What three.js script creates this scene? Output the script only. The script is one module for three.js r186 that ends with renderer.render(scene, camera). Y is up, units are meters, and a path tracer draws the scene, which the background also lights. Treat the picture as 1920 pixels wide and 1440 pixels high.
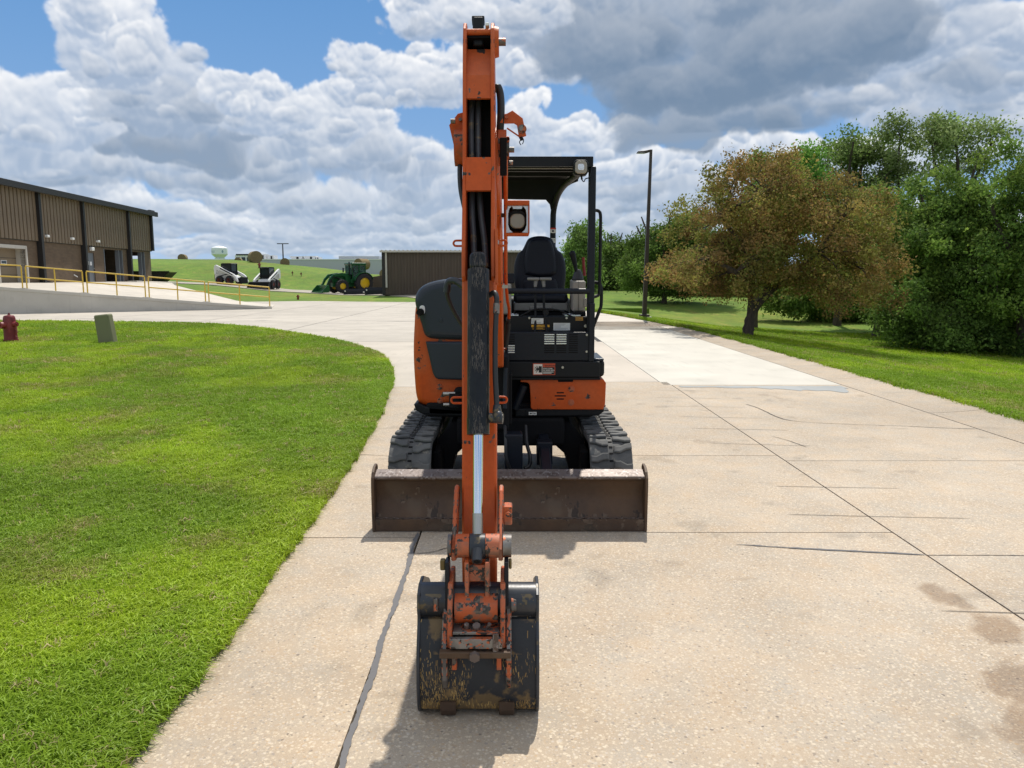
import * as THREE from 'three';
import { mergeGeometries, mergeVertices, toCreasedNormals } from 'three/addons/utils/BufferGeometryUtils.js';
import { RoundedBoxGeometry } from 'three/addons/geometries/RoundedBoxGeometry.js';

const scene = new THREE.Scene();
const camera = new THREE.PerspectiveCamera(53.03, 4 / 3, 0.05, 5000);
camera.position.set(0, 1.6, 0);
camera.rotation.set(-Math.atan(198 / 1443), 0, 0);
const renderer = new THREE.WebGLRenderer();
renderer.toneMapping = THREE.LinearToneMapping;
renderer.toneMappingExposure = 1;
renderer.shadowMap.enabled = true;

// ---------- sun ----------
const SUN = new THREE.Vector3(0.1, 1, -0.56).normalize();
const sun = new THREE.DirectionalLight(new THREE.Color().setRGB(1, 0.94, 0.84), 4.6);
sun.name = 'sun';
sun.position.copy(SUN).multiplyScalar(60).add(new THREE.Vector3(0, 0, -15));
sun.target.position.set(0, 0, -15);
sun.castShadow = true;
sun.shadow.mapSize.set(4096, 4096);
Object.assign(sun.shadow.camera, { left: -60, right: 60, top: 60, bottom: -60, near: 1, far: 160 });
scene.add(sun, sun.target);

// ---------- random numbers and noise ----------
function mulberry(a) {
  return () => { a |= 0; a = (a + 0x6d2b79f5) | 0; let t = Math.imul(a ^ (a >>> 15), 1 | a); t = (t + Math.imul(t ^ (t >>> 7), 61 | t)) ^ t; return ((t ^ (t >>> 14)) >>> 0) / 4294967296; };
}
const rnd = mulberry(7);
const R = (a, b) => a + (b - a) * rnd();
const clamp = (x, a = 0, b = 1) => (x < a ? a : x > b ? b : x);
const lerp = (a, b, t) => a + (b - a) * t;
const sstep = (a, b, x) => { const t = clamp((x - a) / (b - a)); return t * t * (3 - 2 * t); };
function hash(x, y, s) {
  let h = Math.imul(x, 374761393) ^ Math.imul(y, 668265263) ^ Math.imul(s, 1442695041);
  h = Math.imul(h ^ (h >>> 13), 1274126177); h = Math.imul(h ^ (h >>> 15), 2246822519);
  return ((h ^ (h >>> 16)) >>> 0) / 4294967296;
}
function vn(x, y, s, per) {                       // value noise, tiling when per is given
  const ix = Math.floor(x), iy = Math.floor(y); let fx = x - ix, fy = y - iy;
  fx = fx * fx * (3 - 2 * fx); fy = fy * fy * (3 - 2 * fy);
  let x0 = ix, x1 = ix + 1, y0 = iy, y1 = iy + 1;
  if (per) { x0 = ((x0 % per) + per) % per; x1 = ((x1 % per) + per) % per; y0 = ((y0 % per) + per) % per; y1 = ((y1 % per) + per) % per; }
  const a = hash(x0, y0, s), b = hash(x1, y0, s), c = hash(x0, y1, s), d = hash(x1, y1, s);
  return a + (b - a) * fx + (c - a) * fy + (a - b - c + d) * fx * fy;
}
function fbm(x, y, oct, s, per, gain = 0.5) {
  let v = 0, a = 1, t = 0;
  for (let i = 0; i < oct; i++) { v += a * vn(x, y, s + i, per); t += a; a *= gain; x *= 2; y *= 2; if (per) per *= 2; }
  return v / t;
}
function gn(x, y, s) {                            // gradient noise, about -1..1
  const ix = Math.floor(x), iy = Math.floor(y), fx = x - ix, fy = y - iy;
  const u = fx * fx * fx * (fx * (fx * 6 - 15) + 10), v = fy * fy * fy * (fy * (fy * 6 - 15) + 10);
  const g = (i, j) => { const t = hash(ix + i, iy + j, s) * 6.2832; return Math.cos(t) * (fx - i) + Math.sin(t) * (fy - j); };
  const a = g(0, 0), b = g(1, 0), c = g(0, 1), d = g(1, 1);
  return 1.5 * (a + (b - a) * u + (c - a) * v + (a - b - c + d) * u * v);
}

// ---------- sky: blue air and cumulus, in degrees of azimuth (0 = -z, right positive) and elevation ----------
function makeSky() {
  const W = 4096, Hh = 2048, data = new Float32Array(W * Hh * 4);
  // heaps of cloud: azimuth, elevation, half width, half height, strength, greyness of the body
  const blobs = [
    [-26.2, 14.2, 3.8, 3.3, 0.95, 0.15],
    [-23.7, 11.7, 3.8, 3.5, 0.9, 0.35],
    [-22.6, 9.3, 4.9, 2.5, 0.9, 0.75],
    [-25.4, 9.3, 3.8, 2.6, 0.8, 0.6],
    [-30.2, 9.8, 4.0, 2.8, 0.85, 0.12],
    [-32.2, 8.4, 3.3, 3.1, 0.8, 0.2],
    [-28.9, 7.4, 4.1, 2.0, 0.7, 0.3],
    [-19.1, 12.0, 2.3, 1.7, 0.7, 0.05],
    [-17.1, 11.2, 3.9, 2.4, 0.85, 0.1],
    [-13.9, 11.0, 4.0, 2.6, 0.85, 0.12],
    [-11.4, 9.7, 4.4, 3.0, 0.85, 0.2],
    [-8.0, 8.3, 4.5, 3.1, 0.85, 0.2],
    [-5.8, 6.5, 3.8, 3.0, 0.8, 0.25],
    [-13.6, 8.2, 6.2, 2.4, 0.75, 0.4],
    [-11.9, 14.8, 3.3, 1.5, 0.7, 0.05],
    [-9.1, 13.2, 4.4, 2.1, 0.8, 0.1],
    [-5.3, 13.3, 3.8, 2.8, 0.8, 0.15],
    [-13.4, 15.7, 2.2, 1.2, 0.5, 0.02],
    [-6.0, 17.7, 4.9, 2.0, 0.8, 0.15],
    [-1.1, 17.4, 4.5, 2.3, 0.85, 0.3],
    [1.5, 14.8, 4.2, 2.4, 0.8, 0.2],
    [7.1, 16.6, 7.4, 3.6, 1.0, 0.8],
    [14.5, 14.3, 9.2, 5.0, 1.25, 1.0],
    [19.6, 15.8, 6.7, 3.8, 1.1, 0.95],
    [12.8, 10.7, 6.9, 2.2, 1.0, 1.0],
    [18.1, 10.8, 5.5, 2.1, 0.95, 0.9],
    [26.0, 15.2, 5.1, 3.3, 0.85, 0.3],
    [30.2, 12.8, 4.2, 3.3, 0.85, 0.4],
    [28.1, 10.6, 4.8, 2.2, 0.75, 0.35],
    [24.6, 12.5, 3.8, 2.5, 0.75, 0.4],
    [32.1, 9.3, 3.3, 1.8, 0.7, 0.3],
    [1.9, 10.2, 4.2, 1.8, 0.85, 0.08],
    [6.1, 9.8, 3.8, 1.6, 0.85, 0.1],
    [1.5, 11.6, 2.3, 1.4, 0.6, 0.05],
    [9.2, 7.6, 4.5, 1.3, 0.75, 0.1],
    [17.2, 8.4, 5.0, 1.1, 0.6, 0.08],
    [7.3, 6.5, 5.7, 1.5, 0.65, 0.4],
    [12.2, 5.3, 5.5, 1.8, 0.6, 0.5],
    [-28.5, 4.5, 6.0, 1.3, 0.5, 0.3],
    [-22.4, 6.8, 7.2, 1.3, 0.6, 0.45],
    [-16.6, 5.6, 6.4, 1.7, 0.6, 0.35],
    [-10.0, 4.6, 7.5, 1.7, 0.6, 0.3],
    [-19.8, 3.7, 5.5, 1.3, 0.5, 0.2],
    [-13.0, 3.1, 8.1, 0.9, 0.45, 0.25],
    [-5.4, 3.2, 6.2, 1.4, 0.5, 0.25],
    [1.6, 4.7, 5.8, 1.9, 0.55, 0.3],
    [6.2, 3.1, 5.4, 1.6, 0.5, 0.35],
    [11.2, 3.1, 6.0, 1.5, 0.5, 0.5],
    [20.0, 6.5, 6.8, 1.4, 0.5, 0.3],
    [26.5, 7.5, 6.1, 1.6, 0.5, 0.3],
    [-36.2, 3.1, 1.9, 0.8, 0.69, 0.09],
    [-34.6, 2.7, 3.4, 0.8, 0.79, 0.36],
    [-32.3, 2.3, 3.6, 0.8, 0.63, 0.12],
    [-30.3, 3.5, 2.5, 0.4, 0.8, 0.37],
    [-26.7, 3.5, 2.6, 0.7, 0.64, 0.3],
    [-24.5, 3.2, 2.2, 0.9, 0.75, 0.25],
    [-23.2, 3.8, 3.9, 0.8, 0.58, 0.42],
    [-19.2, 2.4, 3.4, 0.6, 0.82, 0.28],
    [-16.5, 3.6, 4.5, 0.8, 0.67, 0.29],
    [-14.8, 3.0, 2.9, 0.8, 0.64, 0.38],
    [-12.9, 4.8, 2.4, 1.0, 0.74, 0.16],
    [-9.0, 2.1, 4.6, 0.9, 0.59, 0.32],
    [-7.2, 3.3, 3.3, 1.0, 0.63, 0.19],
    [-2.7, 2.4, 3.9, 0.8, 0.82, 0.09],
    [-1.4, 4.2, 3.7, 0.8, 0.59, 0.42],
    [2.1, 3.1, 2.5, 0.6, 0.66, 0.08],
    [5.0, 3.7, 2.4, 0.9, 0.64, 0.44],
    [9.1, 2.1, 4.2, 0.6, 0.64, 0.13],
    [11.1, 3.8, 2.9, 0.8, 0.66, 0.43],
    [13.7, 2.4, 2.2, 0.9, 0.56, 0.12],
    [17.4, 3.4, 3.5, 0.6, 0.68, 0.13],
    [20.3, 4.0, 2.5, 0.5, 0.57, 0.34],
    [22.1, 4.2, 2.2, 1.0, 0.72, 0.18],
    [23.4, 4.3, 4.1, 0.8, 0.78, 0.21],
    [26.2, 2.6, 2.7, 0.8, 0.68, 0.25],
    [28.6, 2.9, 3.4, 0.8, 0.74, 0.22],
    [30.8, 2.5, 2.4, 0.5, 0.56, 0.15],
    [33.3, 3.6, 2.4, 0.9, 0.81, 0.11],
    [34.6, 3.1, 1.9, 0.8, 0.84, 0.31],
    [-35.3, 1.3, 2.0, 0.5, 0.7, 0.19],
    [-33.6, 2.0, 3.9, 0.3, 0.7, 0.17],
    [-30.7, 1.7, 3.2, 0.5, 0.7, 0.23],
    [-28.0, 1.4, 3.2, 0.4, 0.7, 0.37],
    [-25.5, 2.3, 3.3, 0.4, 0.7, 0.07],
    [-21.7, 1.7, 2.9, 0.5, 0.7, 0.28],
    [-20.5, 1.5, 3.2, 0.6, 0.7, 0.25],
    [-15.8, 2.1, 4.3, 0.4, 0.7, 0.33],
    [-13.7, 2.3, 2.7, 0.4, 0.7, 0.09],
    [-8.9, 1.6, 4.5, 0.5, 0.7, 0.24],
    [-5.2, 2.4, 3.5, 0.4, 0.7, 0.34],
    [-2.5, 1.7, 5.0, 0.6, 0.7, 0.2],
    [-0.2, 2.6, 5.7, 0.3, 0.7, 0.22],
    [5.3, 2.3, 5.7, 0.4, 0.7, 0.06],
    [6.8, 1.7, 5.2, 0.3, 0.7, 0.15],
    [10.9, 1.6, 3.0, 0.3, 0.7, 0.39],
    [14.5, 2.1, 3.5, 0.4, 0.7, 0.19],
    [18.4, 1.9, 4.3, 0.3, 0.7, 0.08],
    [21.9, 1.7, 3.9, 0.5, 0.7, 0.4],
    [23.8, 1.4, 4.1, 0.3, 0.7, 0.27],
    [27.7, 2.1, 3.3, 0.5, 0.7, 0.2],
    [30.2, 1.7, 2.7, 0.5, 0.7, 0.36],
    [31.6, 1.5, 2.6, 0.4, 0.7, 0.22],
    [34.4, 1.9, 3.7, 0.2, 0.7, 0.3],
    [-24.7, 10.9, 3.5, 2.0, 0.8, 0.55],
    [-22.9, 8.3, 3.9, 1.3, 0.85, 0.85],
    [-29.5, 6.4, 4.7, 1.3, 0.7, 0.5],
    [0.8, 8.8, 3.5, 1.1, 0.7, 0.3],
  ];
  const holes = [
    [-14.8, 15.3, 2.9, 2.6, 0.9],
    [-17.5, 16.0, 3.8, 2.9, 1.0],
    [-10.1, 17.2, 3.3, 2.0, 0.5],
    [-31.5, 14.1, 1.7, 2.3, 1.0],
    [-6.5, 10.5, 2.2, 1.4, 0.9],
    [3.8, 12.0, 3.4, 0.9, 0.8],
    [-3.8, 10.2, 1.6, 2.2, 0.5],
    [-19.2, 16.2, 1.8, 2.8, 0.6],
    [-11.9, 17.7, 3.2, 1.4, 0.8],
  ];
  // every heap is followed by the smaller heads that pile up on its upper half
  const heads = [], rq = mulberry(19);
  blobs.slice().sort((p, q) => (p[1] - p[3] * 0.3) - (q[1] - q[3] * 0.3)).forEach(([a0, e0, ra, re, w, dk]) => {
    heads.push([a0, e0, ra, re, w, dk, heads.length * 7 + 100]);
    const n = Math.round((4 + ra * 1.1) * (dk > 0.7 ? 0.45 : 1));
    for (let k = 0; k < n; k++) { const t = rq() * 6.283, q = 0.35 + 0.6 * rq(), s = (0.16 + 0.42 * rq() * rq() + (dk > 0.7 ? 0.2 : 0)) * Math.sqrt(ra * re), y = Math.sin(t) * q * re; heads.push([a0 + Math.cos(t) * q * ra, e0 + (y > 0 ? y : y * 0.55), s * 1.25, s * 0.95, w * (0.75 + 0.3 * rq()), clamp(dk + (y < 0 ? 0.22 : -0.1) + 0.2 * (rq() - 0.5)), heads.length * 7 + 100]); }
  });
  const bump = (x, y, s) => {                      // rounded lumps: 1 at a lump's middle, creases between lumps
    const ix = Math.floor(x), iy = Math.floor(y); let d = 9;
    for (let j = -1; j <= 1; j++) for (let i = -1; i <= 1; i++) { const h = hash(ix + i, iy + j, s), k = hash(ix + i, iy + j, s + 57), dx = ix + i + h - x, dy = iy + j + k - y, q = (dx * dx + dy * dy) / (0.55 + 0.7 * hash(ix + i, iy + j, s + 91)); if (q < d) d = q; }
    return 1 - Math.min(1.2, d);
  };
  const puff = (x, y, s, oct = 7) => {             // cauliflower: lumps upon lumps, then fine ragged noise
    let v = 0, a = 0.46;
    for (let i = 0; i < oct; i++) { v += a * (i < 4 ? bump(x, y, s + i) - 0.62 : gn(x, y, s + i) * 0.8); a *= 0.66; const t = x; x = x * 1.6 + y * 0.85 + 7.1; y = y * 1.6 - t * 0.85 + 3.3; }
    return v;
  };
  const far = (a, e) => {                          // clouds outside the part of the sky in view
    const k = 1 / (Math.sin(Math.max(e, 3) * 0.01745) + 0.12), x = Math.sin(a * 0.01745) * Math.cos(e * 0.01745) * k, z = Math.cos(a * 0.01745) * Math.cos(e * 0.01745) * k;
    return [(fbm(x * 1.1 + 31, z * 1.1 + 17, 4, 91) - 0.47) * 3.2, 0.45];
  };
  const outside = (a, e) => { const [m, g] = far(a, e), p = puff(a * 0.3, e * 0.35, 40, 4); return [m + p * 0.6, g, m]; };
  const shade = (a, e, blend, out) => {
    // clear air
    const h = clamp(e / 28), hz = Math.exp(-Math.max(e, 0) / 7);
    const up = clamp(e / 90), sunD = Math.cos((a - 10) * 0.01745) * Math.cos(e * 0.01745) * SUNC + Math.sin(e * 0.01745) * SUN.y;
    let r = lerp(0.205, 0.095, h) * (1 - 0.35 * up), gg = lerp(0.43, 0.29, h) * (1 - 0.35 * up), b = lerp(0.78, 0.64, h) * (1 - 0.3 * up);
    r = lerp(r, 0.53, hz * 0.85); gg = lerp(gg, 0.66, hz * 0.85); b = lerp(b, 0.82, hz * 0.85);
    const glow = Math.pow(clamp(sunD), 24) * 0.6; r += glow; gg += glow; b += glow * 0.95;
    const fade = 1 - hz * 0.5;
    const lay = (light, k, al) => {
      const cr = lerp(lerp(0.40, 0.15, k), 1.0, light), cg = lerp(lerp(0.50, 0.23, k), 1.0, light), cb = lerp(lerp(0.665, 0.35, k), 1.01, light);
      r = lerp(r, lerp(0.55, cr, fade), al); gg = lerp(gg, lerp(0.67, cg, fade), al); b = lerp(b, lerp(0.81, cb, fade), al);
    };
    if (blend > 0) { const [d, g] = outside(a, e); if (d > -0.05) lay(clamp(0.75 - 0.55 * sstep(0, 1.1, d) + 0.1 * g), g, sstep(-0.05, 0.2, d) * blend); }
    if (blend < 1) {
      const wx = gn(a * 0.13, e * 0.16, 70) * 0.8 + 0.5 * gn(a * 0.4, e * 0.5, 72), wy = gn(a * 0.13 + 9, e * 0.16 + 4, 71) * 0.6 + 0.4 * gn(a * 0.4 + 5, e * 0.5, 73);
      let hole = 0; for (const [a0, e0, ra, re, w] of holes) { const dx = (a - a0) / ra, dy = (e - e0) / re, r2 = dx * dx + dy * dy; if (r2 < 4) hole += w * Math.exp(-r2 * 1.4); }
      for (const [a0, e0, ra, re, w, dk, sd] of heads) {
        const dx = (a + wx - a0) / ra, dy0 = e + wy - e0, dy = dy0 / (dy0 > 0 ? re : re * 0.65), r2 = dx * dx + dy * dy;
        if (r2 > 2.2) continue;
        const m = w * (1 - r2) * 0.9 - hole; if (m < -0.75) continue;
        const kk = 1 / (0.45 + 0.55 * Math.sqrt(Math.sqrt(ra * re) / 4)), f = 0.42 * kk, sq = lerp(1.7, 1.1, sstep(3, 10, e));
        const X = a * f + wx * 0.3, Y = e * f * sq + wy * 0.3, p = puff(X, Y, sd, 7), d = m + p * 0.8;
        if (d < -0.05) continue;
        const p3 = puff(X, Y, sd, 4), pu = puff(X + 0.05, Y + 0.16, sd, 4), soft = sstep(0, 0.9, d);
        const rel = 1 - 0.65 * dk; let light = 0.36 + 0.50 * clamp(dy, -1, 1) - 0.22 * soft + rel * (1.25 * clamp(p3 - pu, -0.22, 0.28) + 0.2 * p3 + 0.08 * (p - p3)) + 0.22 * (1 - sstep(0, 0.2, d));
        light = clamp(light * (1 - 0.66 * dk) + 0.13 * (1 - dk), 0, 1.05);
        lay(light, dk, sstep(-0.05, 0.16 + 0.3 * dk, d) * (1 - blend) * (0.96 - 0.2 * dk));
      }
    }
    out[0] = r; out[1] = gg; out[2] = b;
  };
  const SUNC = Math.hypot(SUN.x, SUN.z);
  const o = [0, 0, 0];
  const put = (c, row, v) => { const i = (row * W + c) * 4; data[i] = v[0]; data[i + 1] = v[1]; data[i + 2] = v[2]; data[i + 3] = 1; };
  // azimuth of a column: u = 0.5 is +x turned ... u -> atan2(z, x); -z lies at u = 0.25
  const azOf = (c) => { let a = ((c + 0.5) / W - 0.25) * 360; return a > 180 ? a - 360 : a; };
  const eOf = (row) => ((row + 0.5) / Hh - 0.5) * 180;
  const S = 8, cw = W / S, ch = Hh / S, co = new Float32Array(cw * (ch + 1) * 3);
  for (let j = 0; j <= ch; j++) for (let i = 0; i < cw; i++) { const e = eOf(j * S - 0.5), a = azOf(i * S - 0.5); if (e < -2) { o[0] = 0.19; o[1] = 0.2; o[2] = 0.12; } else shade(a, e, 1, o); co.set(o, (j * cw + i) * 3); }
  for (let row = 0; row < Hh; row++) {              // coarse everywhere, smoothly filled
    const fj = row / S, j0 = Math.floor(fj), tj = fj - j0;
    for (let c = 0; c < W; c++) { const i0 = Math.floor(c / S), ti = c / S - i0, p = (j0 * cw + i0) * 3, q = (j0 * cw + (i0 + 1) % cw) * 3, h = cw * 3; for (let k = 0; k < 3; k++) o[k] = lerp(lerp(co[p + k], co[q + k], ti), lerp(co[p + h + k], co[q + h + k], ti), tj); put(c, row, o); }
  }
  for (let row = 0; row < Hh; row++) {              // fine where a photograph would look
    const e = eOf(row);
    if (e < -2 || e > 30) continue;
    for (let c = 0; c < W; c++) {
      const a = azOf(c);
      if (a < -50 || a > 50) continue;
      const blend = Math.max(sstep(38, 50, Math.abs(a)), sstep(21, 30, e));
      if (e < 0) shade(a, 0, blend, o); else shade(a, e, blend, o);
      put(c, row, o);
    }
  }
  const t = new THREE.DataTexture(data, W, Hh, THREE.RGBAFormat, THREE.FloatType);
  t.mapping = THREE.EquirectangularReflectionMapping; t.magFilter = THREE.LinearFilter; t.minFilter = THREE.LinearFilter; t.needsUpdate = true;
  scene.background = t; scene.environment = t;
}
makeSky();

// ---------- helpers ----------
const names = {}, origin = new Map();
function numbered(n) { const k = names[n] = (names[n] ?? -1) + 1; return k ? n + '_' + String(k).padStart(3, '0') : n; }
function thing(name, label, category, pos = [0, 0, 0], o = {}) {
  const g = new THREE.Group(); g.name = numbered(name); g.position.set(...pos); scene.add(g);
  origin.set(g, pos);
  g.userData = { label, category }; if (o.group) g.userData.group = o.group;
  if (o.turn) { g.rotation.y = o.turn; origin.set(g, [0, 0, 0]); }
  if (o.local) origin.set(g, [0, 0, 0]);
  return g;
}
const one = (g) => (g.index ? g.toNonIndexed() : g);
function boxUV(g) {                                // uv in metres from the plane that each face lies nearest to
  g = one(g); if (!g.attributes.normal) g.computeVertexNormals();
  const p = g.attributes.position, uv = new Float32Array(p.count * 2), a = new THREE.Vector3(), b = new THREE.Vector3(), c = new THREE.Vector3();
  for (let i = 0; i < p.count; i += 3) {
    a.fromBufferAttribute(p, i); b.fromBufferAttribute(p, i + 1).sub(a); c.fromBufferAttribute(p, i + 2).sub(a); b.cross(c);
    const x = Math.abs(b.x), y = Math.abs(b.y), z = Math.abs(b.z), m = x > y && x > z ? 0 : y > z ? 1 : 2;
    for (let k = 0; k < 3; k++) {
      const X = p.getX(i + k), Y = p.getY(i + k), Z = p.getZ(i + k);
      uv[(i + k) * 2] = m === 0 ? Z : X; uv[(i + k) * 2 + 1] = m === 1 ? Z : Y;
    }
  }
  g.setAttribute('uv', new THREE.BufferAttribute(uv, 2));
  return g;
}
function merge(geos) {
  geos = [].concat(geos).map((g) => { g = boxUV(g); for (const k of Object.keys(g.attributes)) if (!['position', 'normal', 'uv'].includes(k)) g.deleteAttribute(k); return g; });
  return geos.length > 1 ? mergeGeometries(geos) : geos[0];
}
function part(name, geos, mat, parent, o = {}) {
  let g = o.raw ? geos : merge(geos);
  const at = origin.get(parent) ?? [0, 0, 0];
  if (!o.local && at.some((v) => v)) g.translate(-at[0], -at[1], -at[2]);
  const m = new THREE.Mesh(g, mat); m.name = o.name ?? name; m.castShadow = m.receiveShadow = true;
  parent.add(m); origin.set(m, at);
  if (o.label) m.userData.label = o.label; if (o.kind) m.userData.kind = o.kind;
  return m;
}
function struct(name, geos, mat, raw) {
  const m = new THREE.Mesh(raw ? geos : merge(geos), mat); m.name = numbered(name); m.castShadow = m.receiveShadow = true; m.userData.kind = 'structure'; scene.add(m); origin.set(m, [0, 0, 0]); return m;
}
const rot = (g, x = 0, y = 0, z = 0) => { if (x) g.rotateX(x); if (y) g.rotateY(y); if (z) g.rotateZ(z); return g; };
function box(x0, x1, y0, y1, z0, z1, r = 0) {       // extents; r rounds the edges
  const w = Math.abs(x1 - x0), h = Math.abs(y1 - y0), d = Math.abs(z1 - z0);
  const g = r ? new RoundedBoxGeometry(w, h, d, 2, Math.min(r, w / 2.01, h / 2.01, d / 2.01)) : new THREE.BoxGeometry(w, h, d);
  return g.translate((x0 + x1) / 2, (y0 + y1) / 2, (z0 + z1) / 2);
}
function bar(p, q, w, h = w, r = 0) {               // a box along p-q
  const a = new THREE.Vector3(...p), b = new THREE.Vector3(...q), d = b.clone().sub(a), L = d.length();
  const g = r ? new RoundedBoxGeometry(w, h, L, 2, r) : new THREE.BoxGeometry(w, h, L);
  const m = new THREE.Matrix4().lookAt(b, a, Math.abs(d.y / L) > 0.98 ? new THREE.Vector3(0, 0, 1) : new THREE.Vector3(0, 1, 0));
  return g.applyMatrix4(m).translate((p[0] + q[0]) / 2, (p[1] + q[1]) / 2, (p[2] + q[2]) / 2);
}
function rod(p, q, r0, r1 = r0, seg = 16) {         // a cylinder along p-q
  const a = new THREE.Vector3(...p), b = new THREE.Vector3(...q), d = b.clone().sub(a), L = d.length();
  const g = new THREE.CylinderGeometry(r1, r0, L, seg, 1);
  g.applyQuaternion(new THREE.Quaternion().setFromUnitVectors(new THREE.Vector3(0, 1, 0), d.divideScalar(L)));
  return g.translate((p[0] + q[0]) / 2, (p[1] + q[1]) / 2, (p[2] + q[2]) / 2);
}
function pipe(pts, r, seg = 24, rs = 8, tension = 0.5) {
  const c = new THREE.CatmullRomCurve3(pts.map((p) => new THREE.Vector3(...p)), false, 'catmullrom', tension);
  return new THREE.TubeGeometry(c, seg, r, rs);
}
function shapeOf(pts) { const s = new THREE.Shape(); pts.forEach(([x, y], i) => (i ? s.lineTo(x, y) : s.moveTo(x, y))); return s; }
function extr(shape, depth, bevel = 0, bs = 1) {
  return new THREE.ExtrudeGeometry(shape, { depth: depth - 2 * bevel, bevelEnabled: bevel > 0, bevelThickness: bevel, bevelSize: bevel, bevelOffset: -bevel, bevelSegments: bs, curveSegments: 10, steps: 1 }).translate(0, 0, bevel);
}
// a plate whose outline is given as [distance ahead of the origin along -z, height], spanning x0..x1
function plateX(pts, x0, x1, bevel = 0, holes = []) {
  const s = Array.isArray(pts) ? shapeOf(pts) : pts; for (const h of holes) { const p = new THREE.Path(); p.absarc(h[0], h[1], h[2], 0, 6.2832); s.holes.push(p); }
  const g = extr(s, Math.abs(x1 - x0), bevel);
  g.applyMatrix4(new THREE.Matrix4().makeBasis(new THREE.Vector3(0, 0, -1), new THREE.Vector3(0, 1, 0), new THREE.Vector3(1, 0, 0)));
  return g.translate(Math.min(x0, x1), 0, 0);
}
// a plate whose outline is given as [x, y], from z0 (far) to z1 (near)
function plateZ(pts, z0, z1, bevel = 0, bs = 1) { return extr(Array.isArray(pts) ? shapeOf(pts) : pts, Math.abs(z1 - z0), bevel, bs).translate(0, 0, Math.min(z0, z1)); }
function roundRect(x0, x1, y0, y1, r) {
  const s = new THREE.Shape(); s.moveTo(x0 + r, y0); s.lineTo(x1 - r, y0); s.absarc(x1 - r, y0 + r, r, -Math.PI / 2, 0); s.lineTo(x1, y1 - r); s.absarc(x1 - r, y1 - r, r, 0, Math.PI / 2);
  s.lineTo(x0 + r, y1); s.absarc(x0 + r, y1 - r, r, Math.PI / 2, Math.PI); s.lineTo(x0, y0 + r); s.absarc(x0 + r, y0 + r, r, Math.PI, 1.5 * Math.PI); return s;
}
const smoothed = (pts, n = 40) => new THREE.SplineCurve(pts.map((p) => new THREE.Vector2(...p))).getPoints(n).map((v) => [v.x, v.y]);
const crease = (g, a = 0.6) => toCreasedNormals(g, a);

// ---------- textures ----------
const LUT = new Uint8Array(4097); for (let i = 0; i <= 4096; i++) { const l = i / 4096; LUT[i] = Math.round(255 * (l <= 0.0031308 ? 12.92 * l : 1.055 * Math.pow(l, 1 / 2.4) - 0.055)); }
const enc = (l) => LUT[(clamp(l) * 4096) | 0];
function texFrom(data, n, m, srgb) {
  const t = new THREE.DataTexture(data, n, m, THREE.RGBAFormat); t.wrapS = t.wrapT = THREE.RepeatWrapping; t.magFilter = THREE.LinearFilter; t.minFilter = THREE.LinearMipmapLinearFilter; t.generateMipmaps = true;
  if (srgb) t.colorSpace = THREE.SRGBColorSpace; t.needsUpdate = true; return t;
}
function tex(n, metres, fn) {                      // colour map; fn(u, v, out) with linear colours
  const d = new Uint8Array(n * n * 4), o = [0, 0, 0];
  for (let y = 0; y < n; y++) for (let x = 0; x < n; x++) { fn(x / n, y / n, o, x, y); const i = (y * n + x) * 4; d[i] = enc(o[0]); d[i + 1] = enc(o[1]); d[i + 2] = enc(o[2]); d[i + 3] = 255; }
  const t = texFrom(d, n, n, true); t.repeat.set(1 / metres, 1 / metres); return t;
}
function texG(n, metres, fn) {                     // grey data map
  const d = new Uint8Array(n * n * 4);
  for (let y = 0; y < n; y++) for (let x = 0; x < n; x++) { const i = (y * n + x) * 4; d[i] = d[i + 1] = d[i + 2] = clamp(fn(x / n, y / n)) * 255; d[i + 3] = 255; }
  const t = texFrom(d, n, n, false); t.repeat.set(1 / metres, 1 / metres); return t;
}
const std = (o) => new THREE.MeshStandardMaterial(o);
const col = (r, g, b) => new THREE.Color().setRGB(r, g, b);
const plain = (r, g, b, rough = 0.6, metal = 0) => std({ color: col(r, g, b), roughness: rough, metalness: metal });

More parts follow.
